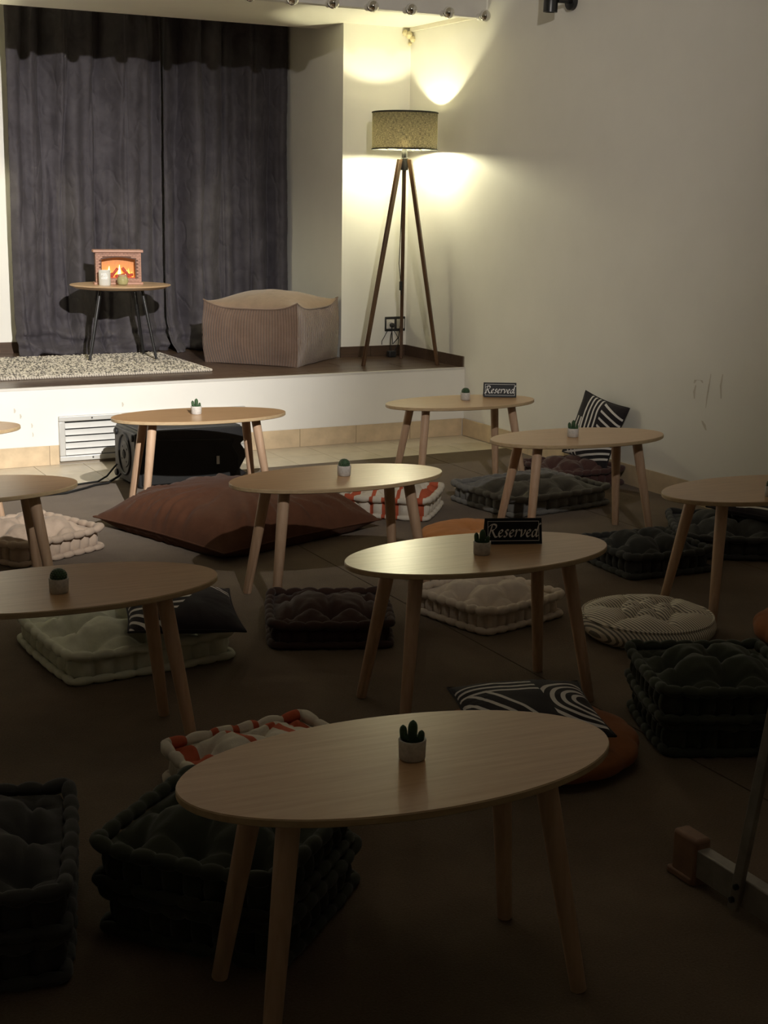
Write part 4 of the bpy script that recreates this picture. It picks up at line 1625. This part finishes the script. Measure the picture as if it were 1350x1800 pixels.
cushion('forest green tufted cushion, upper one of the stack at the right edge', 'cotton_forest', 3.005, 3.345, -0.405, 0.47, 0.47, 0.115, (3, 3), z0=0.122, seed=10, segs=8)
cushion('forest green tufted cushion, lower one of the stack at the right edge', 'cotton_forest', 3.035, 3.36, -0.40, 0.47, 0.47, 0.115, (3, 3), seed=11, segs=8)
cushion('cream cushion with red stripes behind the nearest table', 'cotton_striped', 1.50, 3.545, -1.47, 0.48, 0.50, 0.12, (2, 3), seed=12, segs=6)
cushion('forest green tufted cushion, upper one of the stack under the nearest table', 'cotton_forest', 1.13, 2.95, 0.707, 0.48, 0.48, 0.115, (3, 3), z0=0.122, seed=13, segs=8)
cushion('forest green tufted cushion, lower one of the stack under the nearest table', 'cotton_forest', 1.145, 2.95, 0.72, 0.48, 0.48, 0.115, (3, 3), seed=14, segs=8)
cushion('dark slate tufted cushion, upper one of the stack at the left edge', 'cotton_slate', 0.50, 3.12, -0.283, 0.55, 0.58, 0.115, (3, 3), z0=0.122, seed=15, segs=8)
cushion('dark slate tufted cushion, lower one of the stack at the left edge', 'cotton_slate', 0.495, 3.13, -0.27, 0.55, 0.58, 0.115, (3, 3), seed=16, segs=8)

# round striped cushion


def round_cushion(label, x, y, rz, R, h, mat='ticking'):
    t = thing('round_cushion', label, 'cushion', (x, y, 0), rz, 'round floor seats')
    tp = [(0.0, 0.0)] + [(R * 0.50 * math.cos(a), R * 0.50 * math.sin(a)) for a in np.linspace(0.3, 0.3 + 2 * PI, 7)[:-1]]
    T = np.array(tp)
    nr, na = 34, 96
    m = MB()
    for j in range(nr + 1):
        w = j / nr
        for i in range(na):
            a = 2 * PI * i / na
            r = R * w
            px, py = r * math.cos(a), r * math.sin(a)
            d2 = (T[:, 0] - px) ** 2 + (T[:, 1] - py) ** 2
            d = math.sqrt(d2.min())
            dim = h * 0.46 * math.exp(-(d / 0.034) ** 1.2)
            cr = 0.0
            for k in range(6):
                a0 = 0.3 + k * PI / 3
                da = abs((a - a0 + PI) % (2 * PI) - PI)
                cr += math.exp(-((r * math.sin(min(da, 1.5))) / 0.010) ** 2) * (1 if w > 0.2 else 0)
                p0, p1 = T[1 + k], T[1 + (k + 1) % 6]
                v = p1 - p0
                s = max(0, min(1, ((px - p0[0]) * v[0] + (py - p0[1]) * v[1]) / (v @ v)))
                dd = math.hypot(px - p0[0] - s * v[0], py - p0[1] - s * v[1])
                cr += math.exp(-(dd / 0.010) ** 2)
            z = h * (0.72 + 0.36 * (1 - w ** 4)) - dim - h * 0.14 * min(1.2, cr) * (1 - w ** 6) + 0.004 * noise.noise(Vector((px * 9, py * 9, 2)))
            m.v.append((px, py, z))
    for j in range(nr):
        for i in range(na):
            l = (i + 1) % na
            m.f.append((j * na + i, j * na + l, (j + 1) * na + l, (j + 1) * na + i))
    base = nr * na
    prev = [base + i for i in range(na)]
    for w in (0.2, 0.4, 0.6, 0.8, 1.0):
        cur = []
        for i in range(na):
            a = 2 * PI * i / na
            rr = R + 0.020 * math.sin(PI * (w * 0.9 + 0.05)) - 0.03 * w ** 3
            m.v.append((rr * math.cos(a), rr * math.sin(a), h * 0.72 * (1 - w) + 0.001))
            cur.append(len(m.v) - 1)
        for i in range(na):
            l = (i + 1) % na
            m.f.append((prev[i], cur[i], cur[l], prev[l]))
        prev = cur
    m.f.append(tuple(prev[::-1]))
    put('body', m.mesh('body', angle=180), mat, t)
    mm = MB()
    mm.tube([((R + 0.004) * math.cos(a), (R + 0.004) * math.sin(a), h * 0.72) for a in np.linspace(0, 2 * PI, 73)[:-1]], 0.005, 6, True)
    put('seam_piping', mm, mat, t)
    for k in range(len(T)):
        mm = MB()
        mm.lathe([(0.008, -0.003), (0.009, 0.0), (0.006, 0.004), (0.001, 0.005)], 10)
        put('tuft', mm, mat, t, loc=(T[k, 0], T[k, 1], h * 0.72))
    return t


round_cushion('round cushion in cream and grey ticking stripes on the carpet', 3.49, 4.30, 0.05, 0.262, 0.125)

# rust round pouffe under the printed pillow, and the orange one behind the mid-room table


def pumpkin(label, x, y, R, h, mat, ribs=14, name='round_pouf', group='round floor seats'):
    t = thing(name, label, 'pouf', (x, y, 0), 0.2, group)
    m = MB()
    nr, na = 26, 112
    for j in range(nr + 1):
        w = j / nr
        ang = PI * w
        for i in range(na):
            a = 2 * PI * i / na
            rib = abs(math.sin(ribs * a / 2)) ** 0.5
            fx = abs(math.cos(ang)) ** 0.75 * (1 if ang < PI / 2 else -1)
            rr = R * max(0.003, math.sin(ang)) ** 0.55
            rr *= 1 - 0.030 * (1 - rib) * math.sin(ang)
            z = h / 2 + h / 2 * fx * (1 - 0.05 * (1 - rib) * math.sin(ang))
            z += 0.006 * noise.noise(Vector((rr * math.cos(a) * 8, rr * math.sin(a) * 8, w * 4)))
            if w < 0.3:
                z -= 0.02 * math.exp(-(rr / 0.05) ** 2)
            m.v.append((rr * math.cos(a), rr * math.sin(a), max(0.0, z)))
    for j in range(nr):
        for i in range(na):
            l = (i + 1) % na
            m.f.append((j * na + i, (j + 1) * na + i, (j + 1) * na + l, j * na + l))
    put('body', m.mesh('body', angle=180), mat, t)
    mm = MB()
    mm.lathe([(0.016, -0.004), (0.018, 0.002), (0.012, 0.007), (0.002, 0.009)], 16)
    put('button', mm, mat, t, loc=(0, 0, h - 0.020))
    return t


pumpkin('rust velvet round pouf under the printed pillow, beside the nearest table', 2.375, 3.44, 0.325, 0.108, 'velvet_rust')
pumpkin('orange round pouf behind the mid-room table', 3.56, 5.80, 0.27, 0.13, 'velvet_orange', 16)
pumpkin('rust round pouf at the right edge behind the dark green stack', 4.10, 3.86, 0.33, 0.12, 'velvet_rust')

# ------------------------------------------------------------------ pillows


def pillow(name, label, mat, loc, rot, sx, sy, T, back='pillow_back', pinch=0.07, seed=0, group=None, wr=1.0, flat=0.5, cat='pillow', floor=9.0):
    t = thing(name, label, cat, loc, rot, group)
    N = 56
    lin = np.linspace(-1, 1, N + 1)
    for nm, s, mt in (('front_panel', 1, mat), ('back_panel', -1, back)):
        m = MB()
        for j in range(N + 1):
            for i in range(N + 1):
                a, b = lin[i], lin[j]
                x = sx / 2 * a * (1 - pinch * (1 - b * b) ** 1.0 * abs(a) ** 2)
                y = sy / 2 * b * (1 - pinch * (1 - a * a) ** 1.0 * abs(b) ** 2)
                q = max(0.0, (1 - a * a) * (1 - b * b))
                z = T * q ** flat
                rad = max(abs(a), abs(b))
                wrk = T * 0.10 * noise.noise(Vector((a * 2.4 + seed, b * 2.4, 1.0)))
                # radial folds running in from the corners and seams
                th = math.atan2(b, a)
                wrk += wr * T * 0.11 * abs(noise.noise(Vector((math.cos(th) * (5 + 3 * (wr > 2)) + seed, math.sin(th) * (5 + 3 * (wr > 2)), rad * 0.8)))) * rad ** 2
                if wr > 2:
                    wrk += 0.014 * math.sin(th * 22 + seed + 3 * noise.noise(Vector((a * 3, b * 3, 6.0)))) * math.exp(-((1 - rad) / 0.30) ** 2) * abs(math.sin(2 * th + 0.8)) ** 0.5
                z = z + wrk * min(1.0, q * 5)
                m.v.append((x, y, max(-floor, s * z * (1.0 if s > 0 else 0.75))))
        for j in range(N):
            for i in range(N):
                q = j * (N + 1) + i
                m.f.append((q, q + 1, q + N + 2, q + N + 1) if s > 0 else (q, q + N + 1, q + N + 2, q + 1))
        me = bpy.data.meshes.new(nm)
        me.from_pydata(m.v, [], m.f)
        me.polygons.foreach_set('use_smooth', [True] * len(me.polygons))
        put(nm, me, mt, t)
    pts = []
    for k in range(96):
        side, i = divmod(k, 24)
        tt = -1 + 2 * i / 24
        a, b = [(tt, -1), (1, tt), (-tt, 1), (-1, -tt)][side]
        pts.append((sx / 2 * a * (1 - pinch * (1 - b * b)), sy / 2 * b * (1 - pinch * (1 - a * a)), 0))
    mm = MB()
    mm.tube(pts, 0.0045, 6, True)
    put('seam_piping', mm, back, t)
    return t


G = 'black pillows with white line print'
pillow('throw_pillow', 'black pillow with white stripe bundles leaning on the right wall', 'print_weave', (5.215, 7.05, 0.325), (math.radians(73), 0.16, math.radians(-82)), 0.40, 0.42, 0.062, seed=1, group=G)
pillow('throw_pillow', 'black pillow with white curved lines lying on the sage cushion', 'print_arcs', (1.66, 4.80, 0.200), (0.10, 0.06, -0.22), 0.43, 0.43, 0.062, seed=2, group=G)
pillow('throw_pillow', 'black pillow with white ribbon lines lying on the rust pouf', 'print_ribbon', (2.33, 3.43, 0.156), (0.04, -0.02, -0.35), 0.44, 0.44, 0.058, seed=3, group=G)
pillow('throw_pillow', 'black pillow with white lines on the slate cushion behind the right table', 'print_weave', (5.02, 5.30, 0.185), (0.0, 0.05, 0.3), 0.42, 0.42, 0.06, seed=4, group=G)
pillow('floor_pillow', 'huge square brown velvet floor pillow on the carpet', 'velvet_brown', (2.66, 6.745, 0.055), (0, 0, math.radians(-26.4 + 45)), 1.09, 1.09, 0.20, back='velvet_brown', pinch=0.05, seed=5, wr=5.0, flat=0.50, floor=0.053)

# ------------------------------------------------------------------ folded ladder foot at the right
ld = thing('step_ladder', 'worn metal ladder base with taped end at the lower right corner', 'ladder', (2.27, 2.60, 0.0), 0.0)
bevel(put('base_bar', box(-0.02, 0.02, -1.0, -0.03, 0.028, 0.105), 'ladder_paint', ld), 0.004)
bevel(put('end_cap', box(-0.026, 0.026, -0.085, 0.01, 0.0, 0.130), 'ladder_cap', ld), 0.010, 3)
bevel(put('end_foot', box(-0.030, 0.028, -0.075, 0.022, 0.0, 0.022), 'ladder_cap', ld), 0.006)
m = MB()
vs = []
for (cy, cz) in ((-0.235, 0.015), (-0.50, 1.75)):
    for sx_, sy_ in ((-0.034, -0.016), (-0.019, -0.016), (-0.019, 0.016), (-0.034, 0.016)):
        vs.append((sx_, cy + sy_, cz))
m.add(vs, [(3, 2, 1, 0), (4, 5, 6, 7), (0, 1, 5, 4), (1, 2, 6, 5), (2, 3, 7, 6), (3, 0, 4, 7)])
bevel(put('upright', m, 'ladder_paint', ld), 0.003)
m = MB()
m.lathe([(0.008, 0), (0.008, 0.008), (0.005, 0.010)], 12)
bolt = m.mesh('bolt')
for zz in (0.045, 0.085):
    put('bolt', bolt, 'black_metal', ld, loc=(-0.034, -0.238 - 0.012 * (zz > 0.06), zz), rot=(0, -PI / 2, 0))
put('foot_block', box(-0.024, 0.024, -1.0, -0.92, 0.0, 0.03), 'ladder_cap', ld)
